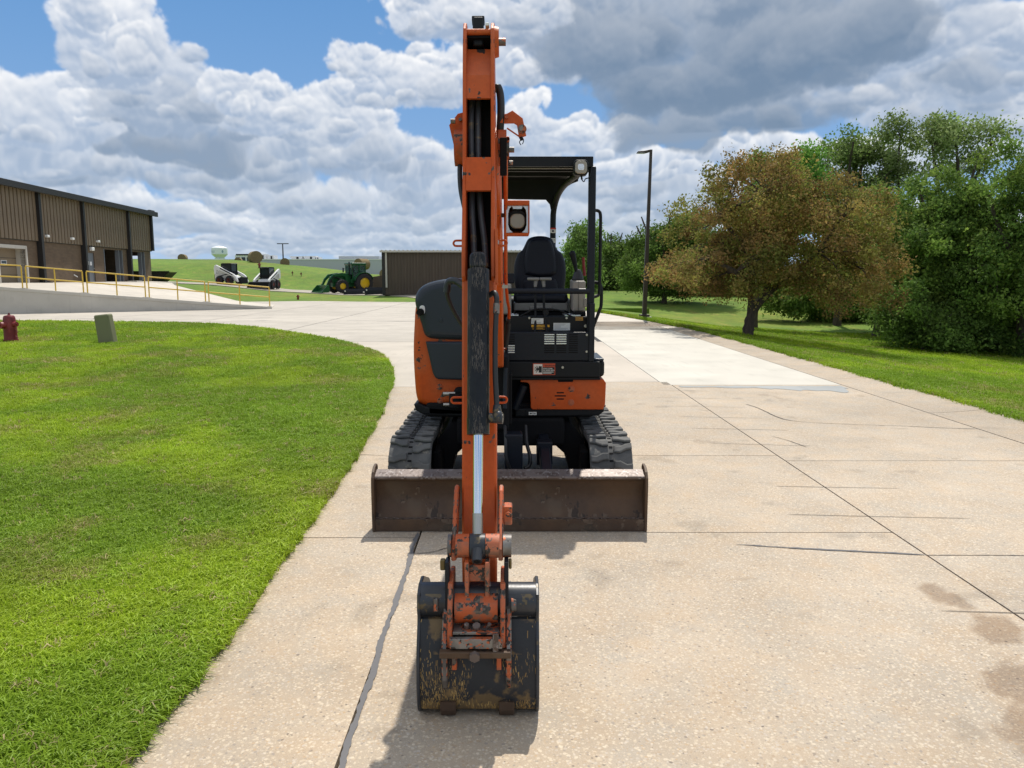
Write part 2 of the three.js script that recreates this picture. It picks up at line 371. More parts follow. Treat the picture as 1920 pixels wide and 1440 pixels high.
// ---------- ground materials ----------
function concreteTex(n, metres, basec, pebbles, sizes, seed) {
  const f = new Float32Array(n * n * 3), rr = mulberry(seed);
  for (let y = 0; y < n; y++) for (let x = 0; x < n; x++) {
    const v = 0.80 + 0.26 * fbm(x / n * 8, y / n * 8, 4, seed, 8) + 0.22 * (hash(x, y, seed) - 0.5), w = fbm(x / n * 24, y / n * 24, 2, seed + 9, 24) - 0.5, i = (y * n + x) * 3;
    f[i] = basec[0] * v * (1 + w * 0.12); f[i + 1] = basec[1] * v; f[i + 2] = basec[2] * v * (1 - w * 0.15);
  }
  const pal = [[0.56, 0.49, 0.385], [0.50, 0.425, 0.32], [0.38, 0.295, 0.21], [0.29, 0.255, 0.22], [0.47, 0.42, 0.36], [0.42, 0.31, 0.20], [0.17, 0.145, 0.125]], wts = [0.30, 0.24, 0.14, 0.1, 0.14, 0.06, 0.02];
  for (let k = 0; k < pebbles; k++) {
    let q = rr(), ci = 0; while (ci < 6 && q > wts[ci]) { q -= wts[ci]; ci++; }
    const c = pal[ci], px = rr() * n, py = rr() * n, rx = lerp(sizes[0], sizes[1], Math.pow(rr(), 2.2)), ry = rx * (0.6 + 0.5 * rr()), an = rr() * 3.14, ca = Math.cos(an), sa = Math.sin(an), m = Math.ceil(Math.max(rx, ry)) + 1, t = 0.55 + 0.4 * rr();
    for (let j = -m; j <= m; j++) for (let i = -m; i <= m; i++) {
      const u = (i * ca + j * sa) / rx, v = (j * ca - i * sa) / ry, d = u * u + v * v; if (d > 1.25) continue;
      const a = t * clamp((1.25 - d) * 3), at = ((((py + j) | 0) + n) % n * n + (((px + i) | 0) + n) % n) * 3;
      for (let e = 0; e < 3; e++) f[at + e] = lerp(f[at + e], c[e], a);
    }
  }
  return tex(n, metres, (u, v, o, x, y) => { const i = (y * n + x) * 3; o[0] = f[i]; o[1] = f[i + 1]; o[2] = f[i + 2]; });
}
const T = {};
T.concrete = concreteTex(2048, 3.2, [0.43, 0.362, 0.282], 120000, [0.9, 4.2], 5);
T.pale = tex(1024, 4, (u, v, o) => { const a = fbm(u * 6, v * 6, 5, 21, 6), b = hash((u * 1024) | 0, (v * 1024) | 0, 3) - 0.5, s = vn(u * 40, v * 6, 8, 0) > 0.82 ? 0.95 : 1, k = (0.86 + 0.26 * a + 0.1 * b) * s; o[0] = 0.52 * k; o[1] = 0.49 * k; o[2] = 0.43 * k; });
T.turf = tex(1024, 7, (u, v, o) => {
  const a = fbm(u * 7, v * 7, 4, 31, 7), b = fbm(u * 60, v * 60, 3, 37, 60), c = hash((u * 1024) | 0, (v * 1024) | 0, 4), dry = sstep(0.55, 0.8, fbm(u * 12, v * 12, 4, 44, 12));
  const k = 0.55 + 0.5 * b + 0.35 * (c - 0.5) + 0.3 * (a - 0.5);
  o[0] = lerp(0.115, 0.19, dry * 0.8 + 0.3 * (a - 0.5)) * k * 1.15; o[1] = lerp(0.19, 0.205, dry * 0.8) * k * 1.22; o[2] = lerp(0.014, 0.035, dry * 0.8) * k;
});
T.soil = tex(512, 1.5, (u, v, o) => { const b = fbm(u * 20, v * 20, 4, 61, 20), k = 0.5 + b; const y = sstep(0.4, 0.65, fbm(u * 5, v * 5, 4, 66, 5)); o[0] = lerp(0.085, 0.13, y) * k; o[1] = lerp(0.155, 0.17, y) * k; o[2] = lerp(0.02, 0.03, y) * k; });
T.grain = texG(512, 0.8, (u, v) => 0.5 + 0.6 * (fbm(u * 40, v * 40, 3, 77, 40) - 0.5) + 0.35 * (hash((u * 512) | 0, (v * 512) | 0, 9) - 0.5));
const M = {
  concrete: std({ map: T.concrete, roughness: 0.92, vertexColors: true, bumpMap: T.grain, bumpScale: 0.004 }),
  pale: std({ map: T.pale, roughness: 0.9, vertexColors: true, bumpMap: T.grain, bumpScale: 0.002 }),
  joint: plain(0.055, 0.05, 0.046, 0.95), tar: plain(0.13, 0.127, 0.13, 0.8),
  turf: std({ map: T.turf, roughness: 1, vertexColors: true }), soil: std({ map: T.soil, roughness: 1 }),
};
// a flat or rolling sheet over a grid of (s, t) with uv in metres and colours
function sheet(nx, ny, at, tint, skirt = 0) {
  const P = [], U = [], C = [], I = [], W = nx + 1;
  for (let j = 0; j <= ny; j++) for (let i = 0; i <= nx; i++) { const p = at(i / nx, j / ny); P.push(...p); U.push(p[0], p[2]); C.push(...(tint ? tint(p[0], p[2], p[1]) : [1, 1, 1])); }
  for (let j = 0; j < ny; j++) for (let i = 0; i < nx; i++) { const a = j * W + i; I.push(a, a + 1, a + W, a + 1, a + W + 1, a + W); }
  if (skirt) {
    const rim = []; for (let i = 0; i <= nx; i++) rim.push(i); for (let j = 1; j <= ny; j++) rim.push(j * W + nx); for (let i = nx - 1; i >= 0; i--) rim.push(ny * W + i); for (let j = ny - 1; j >= 0; j--) rim.push(j * W);
    const b = P.length / 3; rim.forEach((k, n) => { for (const y of [0, -skirt]) { P.push(P[k * 3], P[k * 3 + 1] + y, P[k * 3 + 2]); U.push(U[k * 2] + y, U[k * 2 + 1] + y); C.push(C[k * 3], C[k * 3 + 1], C[k * 3 + 2]); } if (n) I.push(b + n * 2 - 2, b + n * 2, b + n * 2 - 1, b + n * 2, b + n * 2 + 1, b + n * 2 - 1); });
  }
  const g = new THREE.BufferGeometry(); g.setAttribute('position', new THREE.Float32BufferAttribute(P, 3)); g.setAttribute('uv', new THREE.Float32BufferAttribute(U, 2)); g.setAttribute('color', new THREE.Float32BufferAttribute(C, 3)); g.setIndex(I);
  g.computeVertexNormals();
  if (g.attributes.normal.getY(nx + 2) < 0) { const ix = g.index.array; for (let i = 0; i < ix.length; i += 3) { const t = ix[i]; ix[i] = ix[i + 1]; ix[i + 1] = t; } g.computeVertexNormals(); }
  return g;
}
function group(name) { const g = new THREE.Group(); g.name = numbered(name); g.userData.kind = 'structure'; scene.add(g); origin.set(g, [0, 0, 0]); return g; }

// ---------- road: concrete slabs with open joints over a dark bed ----------
const road = group('road');
{ const pts = [[-46, 3], [5.8, 3]]; const EX = (Z) => (Z < 20 ? 5.66 : Z < 27.5 ? lerp(5.66, 5.36, (Z - 20) / 7.5) : Z < 35.5 ? lerp(5.36, 4.3, (Z - 27.5) / 8) : lerp(4.3, -4, (Z - 35.5) / 30.5)); for (let Z = 0; Z <= 64; Z += 2) pts.push([EX(Z) + 0.12, -Z]); pts.push([-46, -64]); const g = new THREE.ExtrudeGeometry(shapeOf(pts.map(([x, z]) => [x, -z])), { depth: 0.25, bevelEnabled: false }); g.rotateX(-Math.PI / 2); g.translate(0, -0.285, 0); part('road_bed', [g], M.joint, road); }
const blot = (x, z, x0, z0, rx, rz, s) => { const n = fbm(x * 7 + s, z * 7, 4, 130) - 0.5, d = Math.hypot((x - x0) / rx, (z - z0) / rz) + n * 1.3; return 1 - sstep(0.85, 1.0, d); };
const edgeX = (z) => { const Z = -z, e = [[-6, 5.65], [20, 5.66], [24, 5.6], [27.5, 5.36], [31.5, 4.85], [35.5, 4.3], [42, 3.1], [50, 1.2], [58, -1.2], [66, -4]]; for (let i = 1; i < e.length; i++) if (Z < e[i][0]) return lerp(e[i - 1][1], e[i][1], (Z - e[i - 1][0]) / (e[i][0] - e[i - 1][0])); return -4 - (Z - 66) * 0.4; };
function concreteTint(x, z) {
  const big = fbm(x * 0.35 + 7, z * 0.35, 3, 140), mid = fbm(x * 1.6, z * 1.6 + 3, 3, 150);
  let k = 0.80 + 0.28 * big + 0.16 * mid, r = k, g = k * 0.985, b = k * 0.97;
  const pink = sstep(0.45, 0.7, fbm(x * 0.5, z * 0.3 + 11, 3, 160)); g *= 1 - 0.02 * pink; b *= 1 - 0.05 * pink;
  // brown stains by the joint, small oil spots, weeds' soil in the gutter
  const st = Math.max(blot(x, z, 2.2, -3.72, 0.10, 0.15, 0), blot(x, z, 2.24, -3.36, 0.13, 0.17, 4), blot(x, z, 2.12, -2.82, 0.3, 0.2, 9), blot(x, z, 2.05, -2.5, 0.3, 0.22, 2), 0.5 * blot(x, z, 2.1, -3.06, 0.06, 0.05, 7));
  r *= 1 - 0.32 * st; g *= 1 - 0.38 * st; b *= 1 - 0.43 * st;
  const sp = sstep(0.73, 0.8, fbm(x * 4.3 + 5, z * 4.3, 3, 170)) * 0.18; r *= 1 - sp; g *= 1 - sp; b *= 1 - sp;
  return [r, g, b];
}
const farTint = (x, z) => { const k = 0.84 + 0.2 * fbm(x * 0.25, z * 0.25, 3, 180) + 0.12 * (fbm(x * 0.3, z * 3.2, 3, 181) - 0.3); return [k * 1.02, k * 0.985, k * 0.96]; };
function slab(x0, x1, z0, z1, mat, tint, cell, y = 0, shift = rnd() * 9) {
  const nx = Math.max(1, Math.min(160, Math.round((x1 - x0) / cell))), nz = Math.max(1, Math.min(240, Math.round(Math.abs(z1 - z0) / cell)));
  const g = sheet(nx, nz, (s, t) => [lerp(x0, x1, s), y, lerp(z0, z1, t)], tint, 0.1);
  const u = g.attributes.uv; for (let i = 0; i < u.count; i++) u.setXY(i, u.getX(i) + shift, u.getY(i) + shift * 0.7);
  return part('slab', g, mat, road, { raw: true });
}
const J = 0.006;
const rowsA = [2.5, -4.62, -11.35], rowsB = [2.5, -4.72, -6.86, -11.9], rowsC = [2.5, -4.31, -6.66, -11.55];
for (let i = 0; i < 2; i++) slab(-3.4, -0.58 - 0.007, rowsA[i + 1] + J, rowsA[i] - J, M.concrete, concreteTint, 0.05);
for (let i = 0; i < 3; i++) slab(-0.58 + 0.007, 2.42 - J, rowsB[i + 1] + J, rowsB[i] - J, M.concrete, concreteTint, 0.04);
for (let i = 0; i < 3; i++) slab(2.42 + J, 5.0 - J, rowsC[i + 1] + J, rowsC[i] - J, M.concrete, concreteTint, 0.04);
for (const [a, b] of [[2.5, -3], [-3, -6.2], [-6.2, -9.1], [-9.1, -12.2], [-12.2, -15.4], [-15.4, -18.6], [-18.6, -21.8], [-21.8, -25]]) {
  const g = sheet(5, 24, (s, t) => { const z = lerp(a - J, b + J, t); return [lerp(5.0 + J, 5.75, s), 0.002 + 0.05 * Math.pow(s, 1.6), z]; }, (x, z) => { const c = concreteTint(x, z), k = 0.93 + 0.1 * (fbm(x * 5, z * 5, 3, 190) - 0.5); return c.map((q) => q * k); }, 0.1);
  part('gutter', g, M.concrete, road, { raw: true });
}
// the new pale slabs beyond, then the older apron
slab(2.30 + J, 5.0 - J, -25.9, -11.55 - 2 * J, M.pale, (x, z) => { const k = 0.97 + 0.1 * fbm(x, z, 3, 200); return [k, k, k * 0.99]; }, 0.25);
slab(-0.62, 2.30 - J, -19.6, -11.9 - 2 * J, M.pale, (x, z) => { const k = 0.86 + 0.12 * fbm(x, z, 3, 201); return [k * 1.02, k * 0.96, k * 0.92]; }, 0.25);
slab(-4.6, -0.62 - 2 * J, -19.6, -11.35 - 2 * J, M.pale, (x, z) => { const k = 0.80 + 0.12 * fbm(x, z, 3, 202); return [k * 1.02, k * 0.97, k * 0.93]; }, 0.25);
{ const xs = [-45, -40, -35, -30.3, -25.7, -21, -16.4, -11.7, -7, -2.4, 2.2], zs = [-19.62, -24.2, -28.8, -33.4, -38, -42.6, -47.2, -51.8, -56.4, -61];
  for (let j = 0; j + 1 < zs.length; j++) for (let i = 0; i + 1 < xs.length; i++) slab(xs[i] + 0.02, xs[i + 1] - 0.02, zs[j + 1] + 0.02, zs[j] - 0.02, M.pale, (x, z) => { const f = farTint(x, z), t = 0.82 + 0.07 * hash(i, j, 5); return f.map((q) => q * t); }, 0.8);
  for (let j = 1; j + 1 < zs.length; j++) slab(2.22, Math.max(2.6, edgeX(zs[j]) + 0.4), zs[j + 1] + 0.02, zs[j] - 0.02, M.pale, farTint, 0.8);
  slab(2.3, 5.7, -28.8, -25.92, M.concrete, farTint, 0.3);
}
// crack sealer, saw cuts and cracks, laid on the slabs
function ribbon(name, pts, w, mat, y, seed, wild = 0.5) {
  const c = new THREE.CatmullRomCurve3(pts.map(([x, z]) => new THREE.Vector3(x, y, z))), L = c.getLength(), n = Math.max(6, Math.round(L / 0.0125)), P = [], I = [];
  for (let i = 0; i <= n; i++) { const p = c.getPointAt(i / n), t = c.getTangentAt(i / n), s = i * 0.0125, taper = Math.min(1, i / 6 + 0.25, (n - i) / 6 + 0.25); const off = (fbm(s * 4, seed, 4, 210) - 0.5) * wild * 0.03; const rag = (q) => w * taper * Math.max(0.12, 0.75 - 0.35 * wild + wild * (2.6 * (fbm(s * 2.2, seed + q, 2, 220) - 0.32) + 1.5 * (fbm(s * 26, seed + q, 3, 225) - 0.5))); const a = rag(3), b = rag(7); P.push(p.x + off - t.z * a, y, p.z + t.x * a, p.x + off + t.z * b, y, p.z - t.x * b); if (i) I.push(i * 2 - 2, i * 2 - 1, i * 2, i * 2 - 1, i * 2 + 1, i * 2); }
  const g = new THREE.BufferGeometry(); g.setAttribute('position', new THREE.Float32BufferAttribute(P, 3)); g.setIndex(I); g.computeVertexNormals();
  part(name, g, mat, road);
}
ribbon('crack_sealer', [[-0.6, -4.7], [-0.585, -4.2], [-0.58, -3.78], [-0.575, -3.4], [-0.56, -2.93], [-0.565, -2.62], [-0.55, -2.3], [-0.55, -1.2]], 0.0105, M.tar, 0.004, 1, 1);
ribbon('crack_sealer', [[-0.6, -4.7], [-0.6, -6], [-0.6, -11.3]], 0.008, M.tar, 0.004, 2, 0.6);
for (const [x0, z0, x1, z1] of [[2.03, -5.81, 2.99, -5.75], [1.88, -5.09, 3.08, -5.0], [1.93, -7.39, 2.89, -7.26], [1.95, -8.15, 2.95, -8.03], [2.08, -3.55, 2.9, -3.5], [1.95, -8.85, 2.9, -8.74], [1.88, -9.6, 2.94, -9.5], [1.9, -10.3, 2.8, -10.22], [1.95, -11.0, 2.85, -10.9]]) ribbon('saw_cut', [[x0, z0], [(x0 + x1) / 2, (z0 + z1) / 2 + 0.003], [x1, z1]], 0.0042, M.joint, 0.0035, x0 + z0, 0.25);
ribbon('crack', [[3.0, -9.75], [3.06, -9.46], [3.13, -8.66], [3.3, -8.5], [3.8, -8.36], [4.3, -8.26], [4.71, -8.15], [5.0, -8.1]], 0.006, M.joint, 0.004, 5, 0.9);
ribbon('crack', [[1.37, -4.49], [1.6, -4.44], [1.85, -4.40], [2.1, -4.36], [2.42, -4.31]], 0.009, M.tar, 0.004, 6, 1);
ribbon('crack', [[2.42, -4.31], [2.7, -4.31], [3.0, -4.3], [3.6, -4.29]], 0.008, M.tar, 0.004, 8, 1);
ribbon('crack', [[-0.32, -4.46], [-0.4, -4.42], [-0.47, -4.36], [-0.57, -4.33]], 0.004, M.joint, 0.004, 7, 0.8);
ribbon('crack', [[-1.55, -6.9], [-1.2, -6.86], [-0.95, -6.72], [-0.6, -6.6]], 0.005, M.joint, 0.004, 9, 0.8);
ribbon('crack', [[2.65, -7.75], [2.75, -7.5], [2.82, -7.2]], 0.004, M.joint, 0.004, 10, 0.6);
for (let k = 0; k < 26; k++) { const x = R(-24, 0), z = R(-44, -22), l = R(1.5, 5), a = R(-0.1, 0.1); ribbon('crack', [[x, z], [x + l * 0.3, z + l * a + R(-0.1, 0.1)], [x + l * 0.6, z + l * a * 1.5 + R(-0.2, 0.2)], [x + l, z + l * a * 2]], R(0.012, 0.03), M.tar, 0.0045, k + 20, 1); }

// grey cement smear along the edge of the pale slab
{ const m = std({ map: T.pale, color: col(0.62, 0.68, 0.76), roughness: 0.9 });
  const pts = []; for (let i = 0; i <= 40; i++) pts.push([lerp(2.5, 4.93, i / 40), -11.42 + 0.1 * (fbm(i * 0.5, 1, 3, 240) - 0.5)]); for (let i = 40; i >= 0; i--) { const s = i / 40; pts.push([lerp(2.5, 4.93, s), -11.4 + (0.1 + 0.55 * Math.pow(s, 2)) * (0.5 + fbm(i * 0.45, 5, 3, 241)) * (s > 0.96 ? 0.5 : 1)]); }
  const s = new THREE.ShapeGeometry(shapeOf(pts.map(([x, z]) => [x, -z]))); s.rotateX(-Math.PI / 2); s.translate(0, 0.004, 0); part('cement_smear', s, m, road); }

// ---------- lawns and hill ----------
const lawnEdge = smoothed([[-1.09, -0.2], [-1.24, -1.6], [-1.305, -2.34], [-1.295, -2.9], [-1.31, -3.6], [-1.36, -4.7], [-1.39, -5.7], [-1.44, -6.9], [-1.56, -8.6], [-1.71, -10.1], [-1.86, -11.66], [-2.14, -13.38], [-2.67, -15.67], [-3.4, -17.47], [-4.4, -19.4], [-6.0, -21.8], [-8.2, -24.6], [-10.3, -26.4], [-12.6, -27.4], [-15.6, -27.9], [-19.5, -28.6], [-40, -31]], 150);
const edgeAt = (z) => { for (let i = 1; i < lawnEdge.length; i++) if (lawnEdge[i][1] <= z) { const a = lawnEdge[i - 1], b = lawnEdge[i], t = (z - a[1]) / (b[1] - a[1] || 1); return a[0] + (b[0] - a[0]) * t; } return -99; };
const inLawn = (x, z) => z > -29 && x < edgeAt(z) && x > -40;
{ const s = new THREE.Shape(); lawnEdge.forEach(([x, z], i) => { const e = (fbm(i * 0.9, 3, 3, 250) - 0.5) * 0.06; i ? s.lineTo(x + e, -z) : s.moveTo(x, -z); }); s.lineTo(-45, 31); s.lineTo(-45, -3); s.lineTo(-1.0, -3); s.closePath();
  const g = new THREE.ExtrudeGeometry(s, { depth: 0.3, bevelEnabled: false }); g.rotateX(-Math.PI / 2); g.translate(0, -0.275, 0); struct('lawn', g, M.soil); }
const vergeY = (x, z) => { const d = x - edgeX(z), Z = -z; let y = 0.03 - 0.13 * clamp(d, 0, 6) - 0.6 * sstep(5, 13, d) * 0.6; y *= 1 - 0.8 * sstep(36, 62, Z); y += 0.85 * sstep(38, 68, Z) + 0.05 * (fbm(x * 0.25, z * 0.25, 3, 260) - 0.5) * sstep(0.5, 3, d); if (Z < 4) y += 0; return y; };
const turfTint = (x, z) => { const a = fbm(x * 0.22, z * 0.22, 4, 270), b = fbm(x * 0.9, z * 0.9, 3, 280), k = 0.72 + 0.45 * a + 0.2 * (b - 0.5), dry = sstep(0.5, 0.75, fbm(x * 0.3 + 4, z * 0.16, 3, 290)); return [k * (1 + 0.3 * dry), k, k * (1 + 0.2 * dry)]; };
{ const zs = []; for (let z = 8; z > -40; z -= 0.5) zs.push(z); for (let z = -40; z > -150; z -= 2.5) zs.push(z); const ds = []; for (let d = 0; d < 6; d += 0.25) ds.push(d); for (let d = 6; d < 30; d += 1) ds.push(d); for (let d = 30; d <= 130; d += 10) ds.push(d);
  const g = sheet(ds.length - 1, zs.length - 1, (s, t) => { const z = zs[Math.round(t * (zs.length - 1))], d = ds[Math.round(s * (ds.length - 1))]; const x = edgeX(z) + d + (d === 0 ? 0.05 + (fbm(z * 2.2, 2, 3, 300) - 0.5) * 0.12 : 0); return [x, vergeY(x, z), z]; }, turfTint, 0.4);
  struct('verge', g, M.turf, true); }
const hx = (x, t) => { for (let i = 1; i < t.length; i++) if (x < t[i][0]) return lerp(t[i - 1][1], t[i][1], clamp((x - t[i - 1][0]) / (t[i][0] - t[i - 1][0]))); return t[t.length - 1][1]; };
const hillY = (x, z) => { const Z = -z; return -0.12 + (hx(x, [[-37, 1.35], [-28, 1.0], [-22, 0.45], [-14, 0.18], [-8, 0.42], [2, 0.4]]) + 0.1) * sstep(47, 66, Z) + hx(x, [[-48, 2.9], [-38, 2.75], [-28, 2.2], [-18, 1.75], [-8, 1.3], [10, 0.5]]) * (0.45 * sstep(78, 95, Z) + 0.55 * clamp((Z - 79) / 27)) * (Z > 108 ? 1 - 0.5 * sstep(108, 170, Z) : 1); };
{ const g = sheet(90, 110, (s, t) => { const z = lerp(-45, -105, Math.min(1, t * 1.6)) - 400 * Math.pow(clamp((t - 0.625) / 0.375), 2), x = lerp(-150, 8, s); return [x, hillY(x, z), z]; }, turfTint, 0.3); struct('hill', g, M.turf, true); }
{ const g = new THREE.CircleGeometry(3000, 64); g.rotateX(-Math.PI / 2); g.translate(0, -2.6, -200); const n = g.attributes.position.count; g.setAttribute('color', new THREE.Float32BufferAttribute(new Float32Array(n * 3).fill(1), 3)); const p = g.attributes.position, u = g.attributes.uv; for (let i = 0; i < n; i++) u.setXY(i, p.getX(i), p.getZ(i)); struct('ground', g, M.turf, true); }
{ // narrow lane at the foot of the hill
  const line = [[-60, -71], [-40, -74], [-32, -75.2], [-24, -74.5], [-17, -71.5], [-10, -66], [-5, -60], [-2, -55]];
  const c = new THREE.CatmullRomCurve3(line.map(([x, z]) => new THREE.Vector3(x, 0, z)));
  const g = sheet(60, 4, (s, t) => { const p = c.getPoint(s), d = c.getTangent(s), w = (t - 0.5) * lerp(5.5, 7.5, s); const x = p.x + d.z * w, z = p.z - d.x * w; return [x, hillY(x, z) + 0.06 + 0.012 * t, z]; }, (x, z) => { const k = 0.55 + 0.2 * fbm(x * 0.4, z * 0.4, 3, 310); return [k, k * 0.96, k * 0.9]; }, 0.15); struct('lane', g, M.pale, true); }

// ---------- machine finishes ----------
function wornTex(n, metres, base, o) {
  const f = o.f ?? 10;
  return tex(n, metres, (u, v, c) => {
    const a = fbm(u * f, v * f, 5, o.s, f), b = fbm(u * f * 4, v * f * 4, 3, o.s + 20, f * 4), sc = o.streak ? fbm(u * 60, v * 4, 3, o.s + 40, 4) : 0.5, fade = fbm(u * 4, v * 4, 3, o.s + 60, 4);
    const k = 0.9 + 0.2 * b; for (let i = 0; i < 3; i++) c[i] = lerp(base[i], o.faded?.[i] ?? base[i], sstep(0.4, 0.75, fade)) * k;
    const chip = sstep(o.at, o.at + 0.035, a * 0.72 + b * 0.28 + 0.18 * ((o.streak ? sc : 0.5) - 0.5));
    if (chip > 0) { const q = o.chips[vn(u * f * 3, v * f * 3, 3, f * 3) > 0.55 ? 1 : 0]; for (let i = 0; i < 3; i++) c[i] = lerp(c[i], q[i] * (0.7 + 0.6 * b), chip); }
    if (o.dirt) { const d = sstep(0.52, 0.75, fbm(u * f * 0.7 + 3, v * f * 0.7, 4, o.s + 80, 0)) * o.dirt; for (let i = 0; i < 3; i++) c[i] = lerp(c[i], [0.13, 0.10, 0.07][i], d); }
  });
}
function scratchTex(n, metres, basec, marks, s, count, len, wid, dir, where) {    // streaks of bare metal or mud
  const f = new Float32Array(n * n * 3), rr = mulberry(s);
  for (let y = 0; y < n; y++) for (let x = 0; x < n; x++) { const k = 0.82 + 0.36 * fbm(x / n * 14, y / n * 14, 4, s, 14), i = (y * n + x) * 3; let w = 0; if (where) { const h = y / n * 0.5; w = sstep(0.46, 0.62, fbm(x / n * 9, y / n * 9, 5, s + 30, 9) + 0.22 * (1 - h / 0.12) * (h < 0.25 ? 1 : 0) - 0.1) * 0.75; } for (let e = 0; e < 3; e++) f[i + e] = lerp(basec[e], [0.17, 0.11, 0.045][e], w) * k; }
  for (let q = 0; q < count; q++) {
    const c = marks[(rr() * marks.length) | 0]; let x = rr() * n, y = rr() * n; const L = len * (0.2 + rr() * rr() * 1.6), an = dir + (rr() - 0.5) * 0.5, w = wid * (0.4 + rr()), t = 0.3 + 0.65 * rr(); if (fbm(x / n * 5, y / n * 5, 3, s + 9, 5) < (where ? 0.40 + 0.12 * rr() : 0.46)) continue; if (where && !where(y / n, rr())) continue;
    for (let k = 0; k < L; k += 0.7) { x += Math.cos(an) * 0.7; y += Math.sin(an) * 0.7; for (let j = -w; j <= w; j++) for (let i = -w; i <= w; i++) { if (i * i + j * j > w * w) continue; const at = (((((y + j) | 0) % n) + n) % n * n + (((((x + i) | 0) % n) + n) % n)) * 3; const z = t * (hash(at, q, 1) > 0.3 ? 0.8 : 0.25); for (let e = 0; e < 3; e++) f[at + e] = lerp(f[at + e], c[e], z); } }
  }
  return tex(n, metres, (u, v, o, x, y) => { const i = (y * n + x) * 3; o[0] = f[i]; o[1] = f[i + 1]; o[2] = f[i + 2]; });
}
const ORANGE = [0.52, 0.080, 0.011], FADED = [0.50, 0.100, 0.026], DARKC = [[0.035, 0.028, 0.025], [0.09, 0.07, 0.06]];
T.orange = wornTex(1024, 1.1, ORANGE, { s: 400, f: 14, at: 0.665, chips: DARKC, faded: FADED });
T.worn = wornTex(1024, 0.6, [0.46, 0.085, 0.018], { s: 410, f: 20, at: 0.555, chips: [[0.028, 0.024, 0.022], [0.11, 0.085, 0.07]], faded: [0.44, 0.145, 0.075], dirt: 0.55 });
T.bare = wornTex(512, 0.35, [0.13, 0.12, 0.115], { s: 420, f: 12, at: 0.5, chips: [[0.45, 0.12, 0.05], [0.035, 0.03, 0.028]], faded: [0.25, 0.23, 0.21], dirt: 0.3 });
T.rust = wornTex(1024, 0.9, [0.075, 0.046, 0.030], { s: 430, f: 9, at: 0.655, chips: [[0.035, 0.024, 0.018], [0.11, 0.078, 0.055]], faded: [0.098, 0.057, 0.032], streak: 1, dirt: 0.35 });
T.lip = wornTex(512, 0.5, [0.15, 0.12, 0.108], { s: 435, f: 14, at: 0.56, chips: [[0.08, 0.055, 0.045], [0.22, 0.19, 0.18]], faded: [0.11, 0.078, 0.064] });
T.bucket = wornTex(512, 0.5, [0.022, 0.026, 0.033], { s: 440, f: 12, at: 0.63, chips: [[0.10, 0.075, 0.04], [0.05, 0.045, 0.04]], faded: [0.035, 0.04, 0.05] });
T.mud = scratchTex(1024, 0.5, [0.016, 0.0185, 0.023], [[0.34, 0.20, 0.05], [0.25, 0.15, 0.045], [0.12, 0.08, 0.04], [0.42, 0.28, 0.10]], 450, 9000, 34, 2.2, 1.57, (y, r) => { const h = y * 0.5, d = h < 0.11 ? 1 : h < 0.28 ? 0.55 * Math.pow(1 - (h - 0.11) / 0.17, 1.5) + 0.03 : 0.02; return r < d; });
T.ram = scratchTex(1024, 0.32, [0.013, 0.015, 0.019], [[0.11, 0.085, 0.066], [0.075, 0.058, 0.045], [0.20, 0.17, 0.145]], 460, 2600, 90, 1.5, 1.57);
T.rubber = wornTex(512, 0.5, [0.058, 0.059, 0.060], { s: 470, f: 10, at: 0.66, chips: [[0.13, 0.12, 0.105], [0.10, 0.095, 0.086]], faded: [0.085, 0.085, 0.083] });
T.fine = texG(512, 0.3, (u, v) => fbm(u * 30, v * 30, 4, 480, 30));
T.pit = texG(512, 0.4, (u, v) => 0.35 + 0.5 * fbm(u * 24, v * 24, 4, 490, 24));
const phys = (o) => new THREE.MeshPhysicalMaterial({ specularIntensity: 0.5, ...o });
